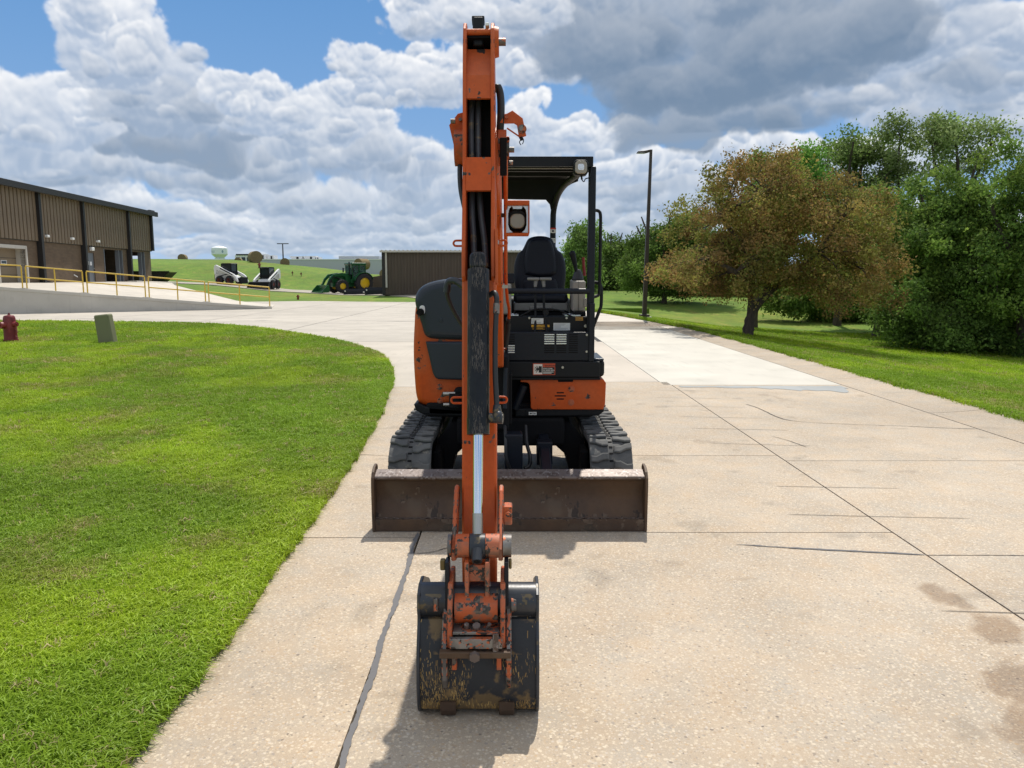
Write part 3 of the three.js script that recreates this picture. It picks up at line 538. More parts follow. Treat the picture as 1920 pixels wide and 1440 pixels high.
Object.assign(M, {
  orange: phys({ map: T.orange, roughness: 0.42, bumpMap: T.fine, bumpScale: 0.0006 }),
  worn: std({ map: T.worn, roughness: 0.6, bumpMap: T.pit, bumpScale: 0.0015 }),
  bare: std({ map: T.bare, roughness: 0.5, metalness: 0.45, bumpMap: T.pit, bumpScale: 0.0015 }),
  rust: std({ map: T.rust, roughness: 0.62, metalness: 0.25, bumpMap: T.pit, bumpScale: 0.002 }),
  lip: std({ map: T.lip, roughness: 0.45, metalness: 0.3, bumpMap: T.pit, bumpScale: 0.002 }), weld: std({ map: T.lip, color: col(0.55, 0.5, 0.46), roughness: 0.8, bumpMap: T.pit, bumpScale: 0.004 }),
  bucket: std({ map: T.bucket, roughness: 0.38, metalness: 0.1, bumpMap: T.pit, bumpScale: 0.0008 }),
  mud: std({ map: T.mud, roughness: 0.62, bumpMap: T.pit, bumpScale: 0.002 }),
  ram: phys({ map: T.ram, roughness: 0.38, metalness: 0.2, bumpMap: T.pit, bumpScale: 0.0006 }),
  rubber: std({ map: T.rubber, color: col(1.5, 1.5, 1.46), roughness: 0.8, bumpMap: T.pit, bumpScale: 0.0015 }),
  sleeve: std({ map: T.bucket, color: col(1.6, 1.6, 1.55), roughness: 0.42, bumpMap: T.pit, bumpScale: 0.002 }),
  hose: plain(0.018, 0.018, 0.02, 0.5), black: phys({ color: col(0.008, 0.009, 0.011), roughness: 0.55 }),
  navy: phys({ color: col(0.010, 0.0125, 0.019), roughness: 0.4, bumpMap: T.fine, bumpScale: 0.0004 }),
  cover: phys({ color: col(0.030, 0.038, 0.052), roughness: 0.3, bumpMap: T.fine, bumpScale: 0.0003 }),
  vinyl: phys({ color: col(0.007, 0.0085, 0.015), roughness: 0.48, bumpMap: T.fine, bumpScale: 0.0008 }),
  grey: plain(0.19, 0.185, 0.175, 0.55), warm: std({ color: col(0.31, 0.285, 0.25), roughness: 0.6, bumpMap: T.pit, bumpScale: 0.0006 }),
  steel: plain(0.45, 0.43, 0.40, 0.35, 0.8), brass: plain(0.16, 0.115, 0.045, 0.5, 0.5), chrome: plain(0.78, 0.79, 0.81, 0.09, 1), dark: phys({ color: col(0.006, 0.006, 0.007), roughness: 0.85 }),
  lens: std({ color: col(0.30, 0.27, 0.215), roughness: 0.18, metalness: 0.15 }), silver: plain(0.72, 0.73, 0.76, 0.25, 0.6), red: plain(0.20, 0.012, 0.01, 0.4), white: plain(0.75, 0.75, 0.73, 0.5), mustard: plain(0.55, 0.30, 0.02, 0.6),
});
function signMat(w, h, draw) { const c = document.createElement('canvas'); c.width = w; c.height = h; const x = c.getContext('2d'); draw(x, w, h); const t = new THREE.CanvasTexture(c); t.colorSpace = THREE.SRGBColorSpace; return std({ map: t, roughness: 0.55 }); }
// a printed sheet facing +z (towards the camera side), u v from 0 to 1
function decal(x0, x1, y0, y1, z, mat, parent, name = 'decal', th = 0.0016) {
  const g = new THREE.BoxGeometry(x1 - x0, y1 - y0, th); g.translate((x0 + x1) / 2, (y0 + y1) / 2, z + th / 2);
  return part(name, one(g), mat, parent, { raw: true });
}
const parts = (name, geos, mat, parent) => geos.map((g) => part(name, [g], mat, parent));
const bolt = (x, y, z, r = 0.009, d = 0.008) => rod([x, y, z - 0.002], [x, y, z + d], r, r * 0.9, 10);
const boltX = (x, y, z, r, d) => rod([x, y, z], [x + d, y, z], r, r, 6);

// ---------- excavator ----------
const ex = thing('mini_excavator', 'orange and black tracked mini excavator parked on the concrete road, bucket toward the viewer', 'excavator', [-0.02, 0, -6.3]);
const AX = -0.125;                                  // plane of boom and arm
{ // undercarriage
  part('carbody', [box(-0.42, 0.40, 0.33, 0.55, -7.0, -5.75, 0.03), plateZ([[-0.58, 0.10], [-0.47, 0.10], [-0.44, 0.24], [-0.33, 0.34], [0.31, 0.34], [0.42, 0.24], [0.45, 0.10], [0.56, 0.10], [0.56, 0.36], [0.45, 0.5], [-0.47, 0.5], [-0.58, 0.36]], -6.75, -5.85, 0.01)], M.dark, ex);
  part('slew_ring', [rod([-0.02, 0.5, -6.35], [-0.02, 0.62, -6.35], 0.42, 0.42, 32)], M.black, ex);
  const ZF = 5.42, ZR = 7.02, RI = 0.222;
  for (const s of [-1, 1]) {
    const c = s < 0 ? -0.712 : 0.692, x0 = c - 0.147, x1 = c + 0.147;
    // loop of the belt: centre line sampled by length
    const N = 42, straight = ZR - ZF, L = 2 * straight + 2 * Math.PI * RI;
    const at = (d) => { d = ((d % L) + L) % L; if (d < straight) return [ZF + d, 0.245 + RI - 0.012 * Math.sin(d / straight * Math.PI * 2) ** 2, 0, 1]; d -= straight; if (d < Math.PI * RI) { const t = Math.PI / 2 - d / RI; return [ZR + Math.cos(t) * RI, 0.245 + Math.sin(t) * RI, Math.cos(t), Math.sin(t)]; } d -= Math.PI * RI; if (d < straight) return [ZR - d, 0.245 - RI, 0, -1]; d -= straight; const t = -Math.PI / 2 - d / RI; return [ZF + Math.cos(t) * RI, 0.245 + Math.sin(t) * RI, Math.cos(t), Math.sin(t)]; };
    const outer = [], inner = []; for (let i = 0; i < 96; i++) { const [z, y, nz, ny] = at(i / 96 * L); outer.push([z, y]); inner.push([z - nz * 0.03, y - ny * 0.03]); }
    const sh = shapeOf(outer), hp = new THREE.Path(); inner.forEach(([a, b], i) => (i ? hp.lineTo(a, b) : hp.moveTo(a, b))); sh.holes.push(hp);
    const tr = part('track', [crease(plateX(sh, x0, x1, 0.004), 0.5)], M.rubber, ex);
    const lugs = [];
    for (let h of [-1, 1]) for (let v = 0; v < 2; v++) {
      // a lug: bar that bends like a chevron, rising 24 mm off the belt, in local axes x (across), y (out), z (along)
      const pts = v ? [[0.018, -0.028], [0.06, -0.030], [0.105, -0.004], [0.146, 0.004], [0.146, 0.052], [0.10, 0.044], [0.06, 0.022], [0.018, 0.028]] : [[0.018, -0.026], [0.055, -0.026], [0.10, -0.044], [0.146, -0.040], [0.146, 0.008], [0.105, 0.004], [0.06, 0.028], [0.018, 0.028]];
      const g = extr(shapeOf(pts), 0.022, 0.009, 2); g.rotateX(-Math.PI / 2); if (h < 0) g.scale(-1, 1, 1); if (h < 0) { const o2 = one(g), p = o2.attributes.position; for (let i = 0; i < p.count; i += 3) { const X = [p.getX(i + 1), p.getY(i + 1), p.getZ(i + 1)]; p.setXYZ(i + 1, p.getX(i + 2), p.getY(i + 2), p.getZ(i + 2)); p.setXYZ(i + 2, ...X); } o2.computeVertexNormals(); lugs.push([h, v, boxUV(o2)]); } else lugs.push([h, v, boxUV(one(g))]);
    }
    for (let i = 0; i < N; i++) for (const [h, v, g] of lugs) {
      if (v !== (i + (h > 0 ? 1 : 0)) % 2) continue;
      const [z, y, nz, ny] = at((i + (h > 0 ? 0.5 : 0)) / N * L); const m = new THREE.Mesh(g, M.rubber); m.name = 'tread_lug'; m.castShadow = m.receiveShadow = true;
      m.position.set(c - ex.position.x, y, -z - ex.position.z); m.rotation.x = Math.atan2(-nz, ny) * 1; tr.add(m);
    }
    const rung = []; for (let i = 0; i < N * 2; i++) { const [z, y, nz, ny] = at((i + 0.5) / (N * 2) * L); const g = new THREE.BoxGeometry(0.026, 0.012, 0.012); g.rotateX(Math.atan2(-nz, ny)); g.translate(c, y - ny * 0.002, -(z - nz * 0.002)); rung.push(g); }
    part('guide_rung', rung, M.dark, tr);
    part('idler', [rod([c - 0.07, 0.245, -ZF], [c + 0.07, 0.245, -ZF], 0.185, 0.185, 28), rod([c - 0.09, 0.245, -ZF], [c + 0.09, 0.245, -ZF], 0.06, 0.06, 16)], M.dark, tr);
    part('sprocket', [rod([c - 0.06, 0.245, -ZR], [c + 0.06, 0.245, -ZR], 0.185, 0.185, 24)], M.dark, tr);
    part('track_frame', [box(c - 0.06, c + 0.06, 0.12, 0.36, -6.8, -5.6, 0.02), box(c - s * 0.15 - 0.03, c - s * 0.15 + 0.03, 0.1, 0.33, -6.9, -5.6, 0.02)], M.dark, tr);
    for (const z of [5.85, 6.22, 6.6]) part('track_roller', [rod([c - 0.08, 0.09, -z], [c + 0.08, 0.09, -z], 0.07, 0.07, 18)], M.dark, tr);
  }
}
{ // dozer blade
  const prof = smoothed([[4.742, 0.075], [4.79, 0.14], [4.812, 0.20], [4.805, 0.26], [4.78, 0.318], [4.752, 0.340]], 18);
  const back = prof.map(([z, y]) => [z + 0.014, y]).reverse();
  const bl = part('dozer_blade', [crease(plateX([...prof, [4.766, 0.346], ...back], -0.872, 0.842, 0.002), 0.7)], M.rust, ex);
  part('blade_lip', [plateX([[4.742, 0.341], [4.738, 0.351], [4.744, 0.359], [4.832, 0.384], [4.84, 0.376], [4.772, 0.349]], -0.872, 0.842, 0.003)], M.lip, bl);
  part('cutting_edge', [box(-0.874, 0.844, 0.004, 0.082, -4.752, -4.730, 0.004)], M.rust, bl);
  for (const [a, b] of [[-0.889, -0.871], [0.841, 0.859]]) part('blade_wing', [plateX([[4.722, 0.003], [4.715, 0.3], [4.722, 0.352], [4.75, 0.385], [4.80, 0.41], [4.86, 0.415], [4.885, 0.39], [4.87, 0.36], [4.90, 0.26], [4.90, 0.003]], a, b, 0.003)], M.rust, bl);
  part('weld_seam', [pipe(Array.from({ length: 90 }, (_, i) => [lerp(-0.868, 0.838, i / 89), 0.085 + 0.0035 * Math.sin(i * 2.3), -4.745 + 0.0015 * Math.sin(i * 1.7)]), 0.0055, 180, 6)], M.weld, bl);
  for (const [a, b] of [[-0.30, -0.22], [0.20, 0.275]]) part('blade_arm', [plateX([[4.82, 0.10], [4.82, 0.24], [5.05, 0.30], [5.7, 0.43], [5.8, 0.43], [5.8, 0.33], [5.7, 0.3], [5.05, 0.13]], a, b, 0.008), box(a - 0.02, b + 0.02, 0.25, 0.42, -5.62, -5.48, 0.01)], M.navy, ex);
  part('blade_cylinder', [box(-0.052, 0.075, 0.20, 0.52, -5.42, -5.28, 0.015), rod([0.012, 0.24, -5.3], [0.012, 0.19, -4.86], 0.028), rod([-0.05, 0.17, -5.3], [0.07, 0.17, -5.3], 0.065), rod([0.012, 0.15, -5.24], [0.012, 0.15, -5.15], 0.045)], M.navy, ex);
  part('hydraulic_hose', [pipe([[0.10, 0.52, -5.6], [0.105, 0.42, -5.5], [0.13, 0.33, -5.42], [0.125, 0.27, -5.4], [0.09, 0.25, -5.38]], 0.014)], M.hose, ex);
  part('hydraulic_hose', [pipe([[-0.06, 0.62, -5.5], [-0.045, 0.5, -5.3], [-0.04, 0.36, -5.26], [-0.01, 0.26, -5.28]], 0.012)], M.hose, ex);
}
{ // upper structure
  const deck = part('deck_frame', [box(-0.66, 0.63, 0.545, 0.66, -7.1, -5.80, 0.03), box(-0.3, 0.14, 0.56, 1.0, -7.0, -5.86, 0.02)], M.dark, ex);
  part('skirt', [plateZ([[0.02, 0.555], [0.66, 0.565], [0.70, 0.60], [0.70, 0.64], [0.02, 0.62]], -7.05, -5.76, 0.012, 2)], M.black, ex);
  // counterweight and right-hand lower body
  const cw = []; for (let i = 0; i <= 30; i++) { const t = Math.PI * i / 30; cw.push([-0.03 + 0.73 * Math.cos(t), 6.72 + 0.62 * Math.sin(t)]); }
  { const g = extr(shapeOf([...cw, [-0.76, 6.5], [0.70, 6.5]]), 0.42, 0.03, 2); g.rotateX(-Math.PI / 2); g.translate(0, 0.60, 0); part('counterweight', [g], M.orange, ex); }
  const lo = part('lower_panel', [plateZ([[0.064, 0.846], [0.69, 0.846], [0.708, 0.82], [0.704, 0.66], [0.69, 0.617], [0.155, 0.617], [0.142, 0.63], [0.134, 0.79], [0.128, 0.812], [0.112, 0.824], [0.064, 0.826]], -6.55, -5.74, 0.006, 3)], M.orange, ex);
  for (const [u, v] of [[0.448, 0.775], [0.446, 0.672]]) part('panel_bolt', [rod([u, v, -5.745], [u, v, -5.737], 0.026, 0.024, 20), bolt(u, v, -5.737, 0.014, 0.008)], M.worn, lo);
  for (const [y, w] of [[0.746, 0.03], [0.722, 0.045], [0.698, 0.03]]) part('vent_slot', [box(0.364 - w, 0.364 + w, y - 0.007, y + 0.007, -5.75, -5.7385, 0.006)], M.dark, lo);
  part('latch_recess', [plateZ(roundRect(0.345, 0.46, 0.828, 0.8475, 0.008), -5.75, -5.7375)], M.dark, lo);
  decal(0.127, 0.187, 0.573, 0.597, -5.755, signMat(96, 40, (x, w, h) => { x.fillStyle = '#d8d6d0'; x.fillRect(0, 0, w, h); x.fillStyle = '#444'; x.fillRect(12, 14, 26, 14); x.fillRect(46, 10, 10, 18); x.fillRect(62, 16, 22, 10); }), ex);
  part('bracket', [box(0.10, 0.20, 0.565, 0.615, -5.9, -5.757, 0.006)], M.black, ex);
  // floor beam and step
  const beam = part('floor_beam', [box(-0.03, 0.658, 0.868, 0.985, -6.5, -5.70, 0.008), box(0.58, 0.70, 0.86, 0.99, -6.6, -5.77, 0.03), box(-0.03, 0.66, 0.846, 0.866, -6.5, -5.715, 0.004)], M.black, ex);
  part('beam_bolt', [bolt(0.377, 0.943, -5.70, 0.010)], M.steel, beam);
  part('beam_cap', [box(0.612, 0.69, 0.985, 1.006, -6.2, -5.74, 0.01)], M.cover, beam);
  decal(0.156, 0.322, 0.886, 0.973, -5.6995, signMat(320, 164, (x, w, h) => {
    x.fillStyle = '#b8492a'; x.fillRect(0, 0, w, h); x.fillStyle = '#111'; x.fillRect(10, 10, w - 20, h - 20); x.fillStyle = '#d9d2c8'; x.fillRect(10, 10, 126, h - 20);
    x.fillStyle = '#b8492a'; x.fillRect(140, 10, w - 150, 44); x.fillStyle = '#1a1a1a'; x.font = 'bold 34px sans-serif'; x.fillText('\u26A0 WARNING', 146, 44);
    x.fillStyle = '#e8e4dc'; x.font = 'bold 24px sans-serif'; x.fillText('STAY CLEAR', 146, 82); x.fillText('OF SWING AREA', 146, 106, 164); x.fillRect(146, 118, 150, 8); x.fillRect(146, 134, 120, 8);
    x.fillStyle = '#111'; x.fillRect(84, 40, 44, 90); x.strokeStyle = '#111'; x.lineWidth = 9; for (const [a, b] of [[24, 50], [18, 78], [24, 108], [44, 128], [52, 36]]) { x.beginPath(); x.moveTo(86, 82); x.lineTo(a, b); x.stroke(); } x.beginPath(); x.arc(60, 82, 14, 0, 7); x.fill();
  }), beam, 'warning_decal');
  // front grille panel with louvres
  const gp = part('front_panel', [box(-0.04, 0.606, 0.99, 1.205, -5.80, -5.715, 0.008), box(0.57, 0.613, 0.985, 1.42, -5.82, -5.705, 0.006)], M.navy, ex);
  for (const [a, b] of [[0.240, 0.315], [0.330, 0.405], [0.422, 0.49], [-0.03, 0.02]]) for (let k = 0; k < 9; k++) part('louvre', [box(a, b, 1.19 - k * 0.0165 - 0.009, 1.19 - k * 0.0165, -5.72, -5.7135, 0.0015)], (k < 5 && a > 0.2 && a < 0.4) || a < 0 && k > 4 ? M.silver : M.dark, gp);
  for (const [u, v] of [[0.555, 1.185], [0.555, 1.06]]) part('panel_bolt', [bolt(u, v, -5.714, 0.009)], M.steel, gp);
  const up = part('upper_front_panel', [box(-0.04, 0.575, 1.2, 1.315, -6.0, -5.80, 0.006)], M.black, ex);
  parts('panel_bolt', [bolt(0.555, 1.245, -5.80, 0.014), bolt(0.13, 1.305, -5.80, 0.009), bolt(0.41, 1.305, -5.80, 0.009)], M.steel, up);
  const printed = (bg, ink) => signMat(160, 64, (x, w, h) => { x.fillStyle = bg; x.fillRect(0, 0, w, h); x.fillStyle = ink; for (let k = 0; k < 6; k++) x.fillRect(8, 8 + k * 9, (w - 20) * (0.4 + 0.55 * hash(k, 3, 5)), 3); });
  decal(0.146, 0.236, 1.262, 1.303, -5.799, printed('#c9cbc8', '#555'), up); decal(0.146, 0.282, 1.215, 1.258, -5.799, signMat(200, 64, (x, w, h) => { x.fillStyle = '#141414'; x.fillRect(0, 0, w, h); x.fillStyle = '#d8a01c'; x.fillRect(0, 6, w, 26); x.fillStyle = '#222'; x.font = 'bold 24px sans-serif'; x.fillText('CAUTION', 60, 28); x.fillStyle = '#d8a01c'; x.fillRect(10, 40, 120, 6); x.fillRect(10, 52, 150, 5); }), up, 'caution_decal');
  decal(0.312, 0.437, 1.212, 1.268, -5.799, printed('#c4c9cb', '#7a7f86'), up); decal(0.478, 0.535, 1.285, 1.315, -5.799, printed('#a57f35', '#3b3120'), up);
  // left-hand tank cover: orange body below, dark plastic cover proud of it
  const ob = part('side_body', [plateZ(smoothed([[-0.395, 0.64], [-0.60, 0.625], [-0.70, 0.645], [-0.735, 0.70], [-0.748, 0.86], [-0.752, 1.06], [-0.742, 1.25], [-0.725, 1.40], [-0.66, 1.47], [-0.52, 1.50], [-0.38, 1.505]], 40).concat([[-0.28, 1.505], [-0.28, 0.64]]), -6.95, -5.82, 0.05, 5)], M.orange, ex);
  part('skirt_rail', [plateZ([[-0.75, 0.645], [-0.735, 0.60], [-0.69, 0.572], [-0.3, 0.545], [-0.3, 0.60], [-0.66, 0.63], [-0.72, 0.66]], -6.9, -5.80, 0.012, 2)], M.black, ob);
  part('tank_cover', [plateZ(smoothed([[-0.30, 1.135], [-0.50, 1.14], [-0.645, 1.16], [-0.685, 1.26], [-0.722, 1.38], [-0.728, 1.45], [-0.70, 1.515], [-0.64, 1.56], [-0.54, 1.588], [-0.42, 1.60], [-0.30, 1.602]], 40), -6.85, -5.775, 0.06, 5)], M.cover, ex);
  part('tank_lower_cover', [plateZ([[-0.30, 1.128], [-0.652, 1.128], [-0.60, 0.885], [-0.585, 0.855], [-0.56, 0.84], [-0.30, 0.832]], -6.2, -5.785, 0.018, 3)], M.cover, ex);
  part('exhaust_mark', [plateZ(roundRect(-0.690, -0.650, 1.335, 1.40, 0.019), -5.80, -5.765, 0.003)], M.white, ex);
  part('exhaust_pipe', [rod([-0.655, 1.365, -5.95], [-0.685, 1.35, -5.735], 0.024, 0.026, 20), rod([-0.684, 1.351, -5.745], [-0.686, 1.349, -5.729], 0.019, 0.019, 20)], M.dark, ex);
  part('filler_cap', [rod([-0.53, 1.29, -5.78], [-0.53, 1.29, -5.770], 0.014, 0.011, 16)], M.cover, ex);
  for (const [x, y] of [[-0.553, 0.78], [-0.55, 0.672]]) part('panel_bolt', [rod([x, y, -5.825], [x, y, -5.813], 0.026, 0.022, 20), bolt(x, y, -5.813, 0.013)], M.worn, ob);
  decal(-0.735, -0.722, 0.70, 0.80, -5.868, printed('#3a2c22', '#c8bca8'), ob);
  const sw = part('swing_bracket', [box(-0.44, -0.2, 0.60, 0.78, -5.9, -5.74, 0.03), rod([-0.42, 0.74, -5.74], [-0.42, 0.64, -5.74], 0.055), box(-0.24, -0.02, 0.52, 1.05, -5.75, -5.38, 0.03), rod([-0.13, 0.5, -5.5], [-0.13, 1.02, -5.5], 0.085), box(-0.055, 0.0, 0.56, 0.93, -5.6, -5.42, 0.012)], M.dark, ex);
  parts('bracket_pin', [rod([-0.52, 0.735, -5.76], [-0.43, 0.735, -5.76], 0.016), rod([-0.52, 0.652, -5.76], [-0.46, 0.652, -5.76], 0.014)], M.steel, sw);
  parts('swing_cylinder', [rod([0.02, 0.62, -5.75], [0.09, 0.80, -5.75], 0.03), rod([-0.045, 0.98, -5.35], [-0.05, 0.70, -5.3], 0.016)], M.navy, ex);
  part('engine_hood', [box(-0.36, 0.52, 0.98, 1.44, -7.25, -6.75, 0.06)], M.black, ex);
  part('floor_plate', [box(-0.04, 0.60, 1.12, 1.2, -6.75, -5.8, 0.01), box(0.02, 0.46, 1.19, 1.34, -6.7, -6.15, 0.02)], M.dark, ex);
  part('under_seat_frame', [pipe([[0.06, 1.315, -5.83], [0.16, 1.365, -5.83], [0.26, 1.372, -5.83], [0.36, 1.36, -5.83], [0.46, 1.31, -5.83]], 0.006, 30), rod([0.256, 1.345, -5.9], [0.256, 1.345, -5.82], 0.022, 0.022, 20)], M.black, ex);
  // seat
  const lathe = (x) => x;
  const seatBack = smoothed([[0.045, 1.44], [0.022, 1.56], [0.018, 1.70], [0.045, 1.80], [0.085, 1.838], [0.108, 1.88], [0.135, 1.93], [0.18, 1.95], [0.235, 1.956], [0.29, 1.95], [0.335, 1.93], [0.362, 1.88], [0.385, 1.838], [0.425, 1.80], [0.452, 1.70], [0.448, 1.56], [0.425, 1.44]], 60);
  const seat = part('seat', [rot(plateZ(seatBack.map(([x, y]) => [x, y - 1.44]), -0.09, 0.03, 0.035, 4), -0.10).translate(0, 1.44, -6.52)], M.vinyl, ex);
  part('seat_pad', [rot(plateZ(smoothed([[0.11, 0.19], [0.10, 0.28], [0.115, 0.38], [0.15, 0.47], [0.235, 0.49], [0.32, 0.47], [0.355, 0.38], [0.37, 0.28], [0.36, 0.19], [0.235, 0.17], [0.11, 0.19]], 40), 0.0, 0.062, 0.03, 4), -0.10).translate(0, 1.44, -6.52)], M.vinyl, seat);
  part('seat_pad', [rot(plateZ(smoothed([[0.10, 0.01], [0.105, 0.15], [0.235, 0.145], [0.365, 0.15], [0.37, 0.01], [0.235, 0.0], [0.10, 0.01]], 40), 0.0, 0.055, 0.025, 4), -0.10).translate(0, 1.44, -6.52)], M.vinyl, seat);
  part('seat_cushion', [box(0.012, 0.446, 1.405, 1.475, -6.56, -6.12, 0.034), box(0.014, 0.09, 1.43, 1.485, -6.54, -6.15, 0.025), box(0.368, 0.444, 1.43, 1.485, -6.54, -6.15, 0.025)], M.vinyl, seat);
  part('seat_base', [box(0.015, 0.443, 1.345, 1.408, -6.5, -6.13, 0.012), box(0.14, 0.32, 1.352, 1.385, -6.2, -6.12, 0.01)], M.grey, seat);
  parts('slide_rail', [box(-0.01, 0.05, 1.318, 1.326, -6.1, -5.84, 0.002), box(0.40, 0.52, 1.316, 1.326, -6.1, -5.84, 0.002)], M.silver, seat);
  // travel levers with foot pads
  for (const [x, bend] of [[0.176, 0.187], [0.242, 0.226]]) { const lv = part('travel_lever', [pipe([[x + (x < 0.2 ? -0.01 : 0.025), 1.16, -5.76], [x + (x < 0.2 ? 0 : 0.012), 1.27, -5.80], [x, 1.40, -5.85], [x, 1.54, -5.88]], 0.0095, 30, 10)], M.black, ex);
    part('foot_pad', [box(bend - 0.046 + (x < 0.2 ? -0.026 : 0.028), bend + 0.046 + (x < 0.2 ? -0.026 : 0.028), 1.585, 1.607, -5.93, -5.86, 0.009), rod([x, 1.535, -5.88], [bend + (x < 0.2 ? -0.005 : 0.01), 1.59, -5.89], 0.011, 0.017)], M.grey, lv); }
  // right-hand console with joystick
  const cs = part('console', [rot(plateZ(roundRect(-0.049, 0.05, -0.118, 0.118, 0.014), -0.16, 0.16, 0.014, 2), 0.03).translate(0.516, 1.468, -6.12)], M.warm, ex);
  part('console_seam', [box(0.511, 0.5125, 1.352, 1.58, -5.97, -5.956)], M.dark, cs);
  part('console_trim', [box(0.552, 0.578, 1.38, 1.45, -6.02, -5.95, 0.008), bolt(0.472, 1.578, -5.955, 0.004, 0.004), bolt(0.474, 1.366, -5.955, 0.004, 0.004)], M.warm, cs);
  const jb = new THREE.LatheGeometry([[0.044, 0], [0.050, 0.006], [0.043, 0.016], [0.046, 0.024], [0.038, 0.033], [0.041, 0.041], [0.032, 0.050], [0.035, 0.058], [0.026, 0.067], [0.027, 0.075], [0.016, 0.085]].map((p) => new THREE.Vector2(...p)), 24);
  const js = part('joystick', [pipe([[0.502, 1.655, -6.05], [0.492, 1.69, -6.05], [0.482, 1.73, -6.05]], 0.014, 12, 12)], M.black, ex);
  part('joystick_boot', [jb.translate(0.514, 1.585, -6.06)], M.hose, js);
  part('joystick_grip', [rod([0.494, 1.69, -6.05], [0.470, 1.785, -6.05], 0.016, 0.024, 16), new THREE.SphereGeometry(0.0245, 16, 12).translate(0.468, 1.789, -6.05)], M.black, js);
  part('safety_lever', [pipe([[0.575, 1.62, -6.15], [0.566, 1.70, -6.15], [0.562, 1.765, -6.15]], 0.012, 12, 10)], M.red, ex);
  part('console_pedestal', [box(0.47, 0.57, 1.2, 1.36, -6.25, -5.98, 0.01), box(0.475, 0.565, 1.31, 1.345, -6.0, -5.9, 0.01)], M.dark, ex);
  part('left_console', [box(-0.085, -0.005, 1.32, 1.56, -6.3, -6.0, 0.015)], M.warm, ex);
  parts('gauge_box', [box(-0.07, 0.02, 1.56, 1.64, -6.4, -6.2, 0.01)], M.navy, ex);
  part('front_guard_bar', [pipe([[-0.05, 1.507, -5.70], [0.25, 1.507, -5.70], [0.57, 1.507, -5.70]], 0.0215, 8, 14)], M.navy, ex);
}
{ // canopy
  const post = part('canopy_post', [box(0.558, 0.611, 0.99, 2.405, -5.79, -5.73, 0.012)], M.navy, ex);
  part('canopy_post', [box(-0.36, -0.31, 1.2, 2.36, -7.03, -6.97, 0.012)], M.navy, ex);
  const rear = part('canopy_post', [pipe([[0.366, 1.2, -7.0], [0.366, 1.7, -7.0], [0.366, 2.10, -7.0], [0.372, 2.21, -6.985], [0.395, 2.305, -6.88], [0.43, 2.365, -6.68], [0.48, 2.392, -6.35], [0.535, 2.40, -5.95], [0.57, 2.40, -5.76]], 0.026, 60, 12)], M.black, ex);
  decal(0.340, 0.392, 2.0, 2.045, -6.968, signMat(64, 56, (x, w, h) => { x.fillStyle = '#c23a28'; x.fillRect(0, 0, w, 16); x.fillStyle = '#d6d3cb'; x.fillRect(0, 16, w, h); x.fillStyle = '#333'; x.fillRect(18, 24, 24, 20); }), rear);
  decal(0.340, 0.392, 1.915, 1.955, -6.968, signMat(64, 50, (x, w, h) => { x.fillStyle = '#d6d3cb'; x.fillRect(0, 0, w, h); x.fillStyle = '#222'; x.fillRect(10, 8, 16, 32); x.fillRect(36, 12, 18, 4); x.fillRect(36, 22, 18, 4); }), rear);
  // roof: a thin shell with a turned-down front edge, its right rail curving down to the rear post
  const roof = part('canopy_roof', [plateX([[5.70, 2.398], [5.70, 2.468], [6.3, 2.515], [7.0, 2.49], [7.0, 2.46], [6.3, 2.47], [5.76, 2.44], [5.74, 2.40]], -0.36, 0.585, 0.004)], M.black, ex);
  part('roof_rail', [plateZ([[0.385, 2.20], [0.392, 2.25], [0.41, 2.31], [0.44, 2.36], [0.48, 2.40], [0.53, 2.43], [0.583, 2.45], [0.583, 2.478], [-0.36, 2.478], [-0.36, 2.30], [0.30, 2.29], [0.335, 2.25], [0.345, 2.2]], -6.995, -6.955, 0)], M.black, roof);
  parts('roof_beam', [box(-0.35, 0.57, 2.415, 2.46, -6.12, -6.08, 0.004), box(-0.35, 0.57, 2.43, 2.48, -6.52, -6.48, 0.004)], M.black, roof);
  part('roof_strip', [box(-0.2, 0.50, 2.397, 2.402, -5.83, -5.80)], M.grey, roof);
  const lamp = part('work_lamp', [plateZ(roundRect(0.437, 0.540, 2.325, 2.434, 0.028), -5.70, -5.605, 0.014, 3)], M.black, ex);
  part('lamp_lens', [plateZ(roundRect(0.446, 0.531, 2.334, 2.424, 0.026), -5.61, -5.598, 0.006, 2)], M.lens, lamp);
  part('lamp_bulb', [plateZ(roundRect(0.466, 0.510, 2.357, 2.402, 0.012), -5.6, -5.5945, 0.003), rod([0.488, 2.38, -5.6], [0.488, 2.38, -5.591], 0.015, 0.012, 20)], M.silver, lamp);
  part('lamp_wire', [pipe([[0.50, 2.33, -5.65], [0.50, 2.30, -5.65], [0.515, 2.285, -5.65], [0.525, 2.305, -5.65], [0.55, 2.315, -5.66], [0.565, 2.35, -5.68], [0.575, 2.40, -5.70]], 0.004, 40, 6), rod([0.495, 2.325, -5.65], [0.50, 2.30, -5.65], 0.007)], M.black, lamp);
  part('grab_handle', [pipe([[0.60, 2.095, -5.78], [0.632, 2.095, -5.80], [0.652, 2.07, -5.80], [0.655, 1.95, -5.80], [0.655, 1.62, -5.80], [0.655, 1.51, -5.80], [0.645, 1.475, -5.80], [0.60, 1.46, -5.78]], 0.0125, 60, 10)], M.black, ex);
  part('grab_handle', [pipe([[0.62, 1.57, -5.9], [0.655, 1.565, -5.9], [0.678, 1.53, -5.9], [0.68, 1.40, -5.9], [0.665, 1.35, -5.9], [0.63, 1.255, -5.9], [0.61, 1.20, -5.9]], 0.013, 50, 10)], M.black, ex);
}
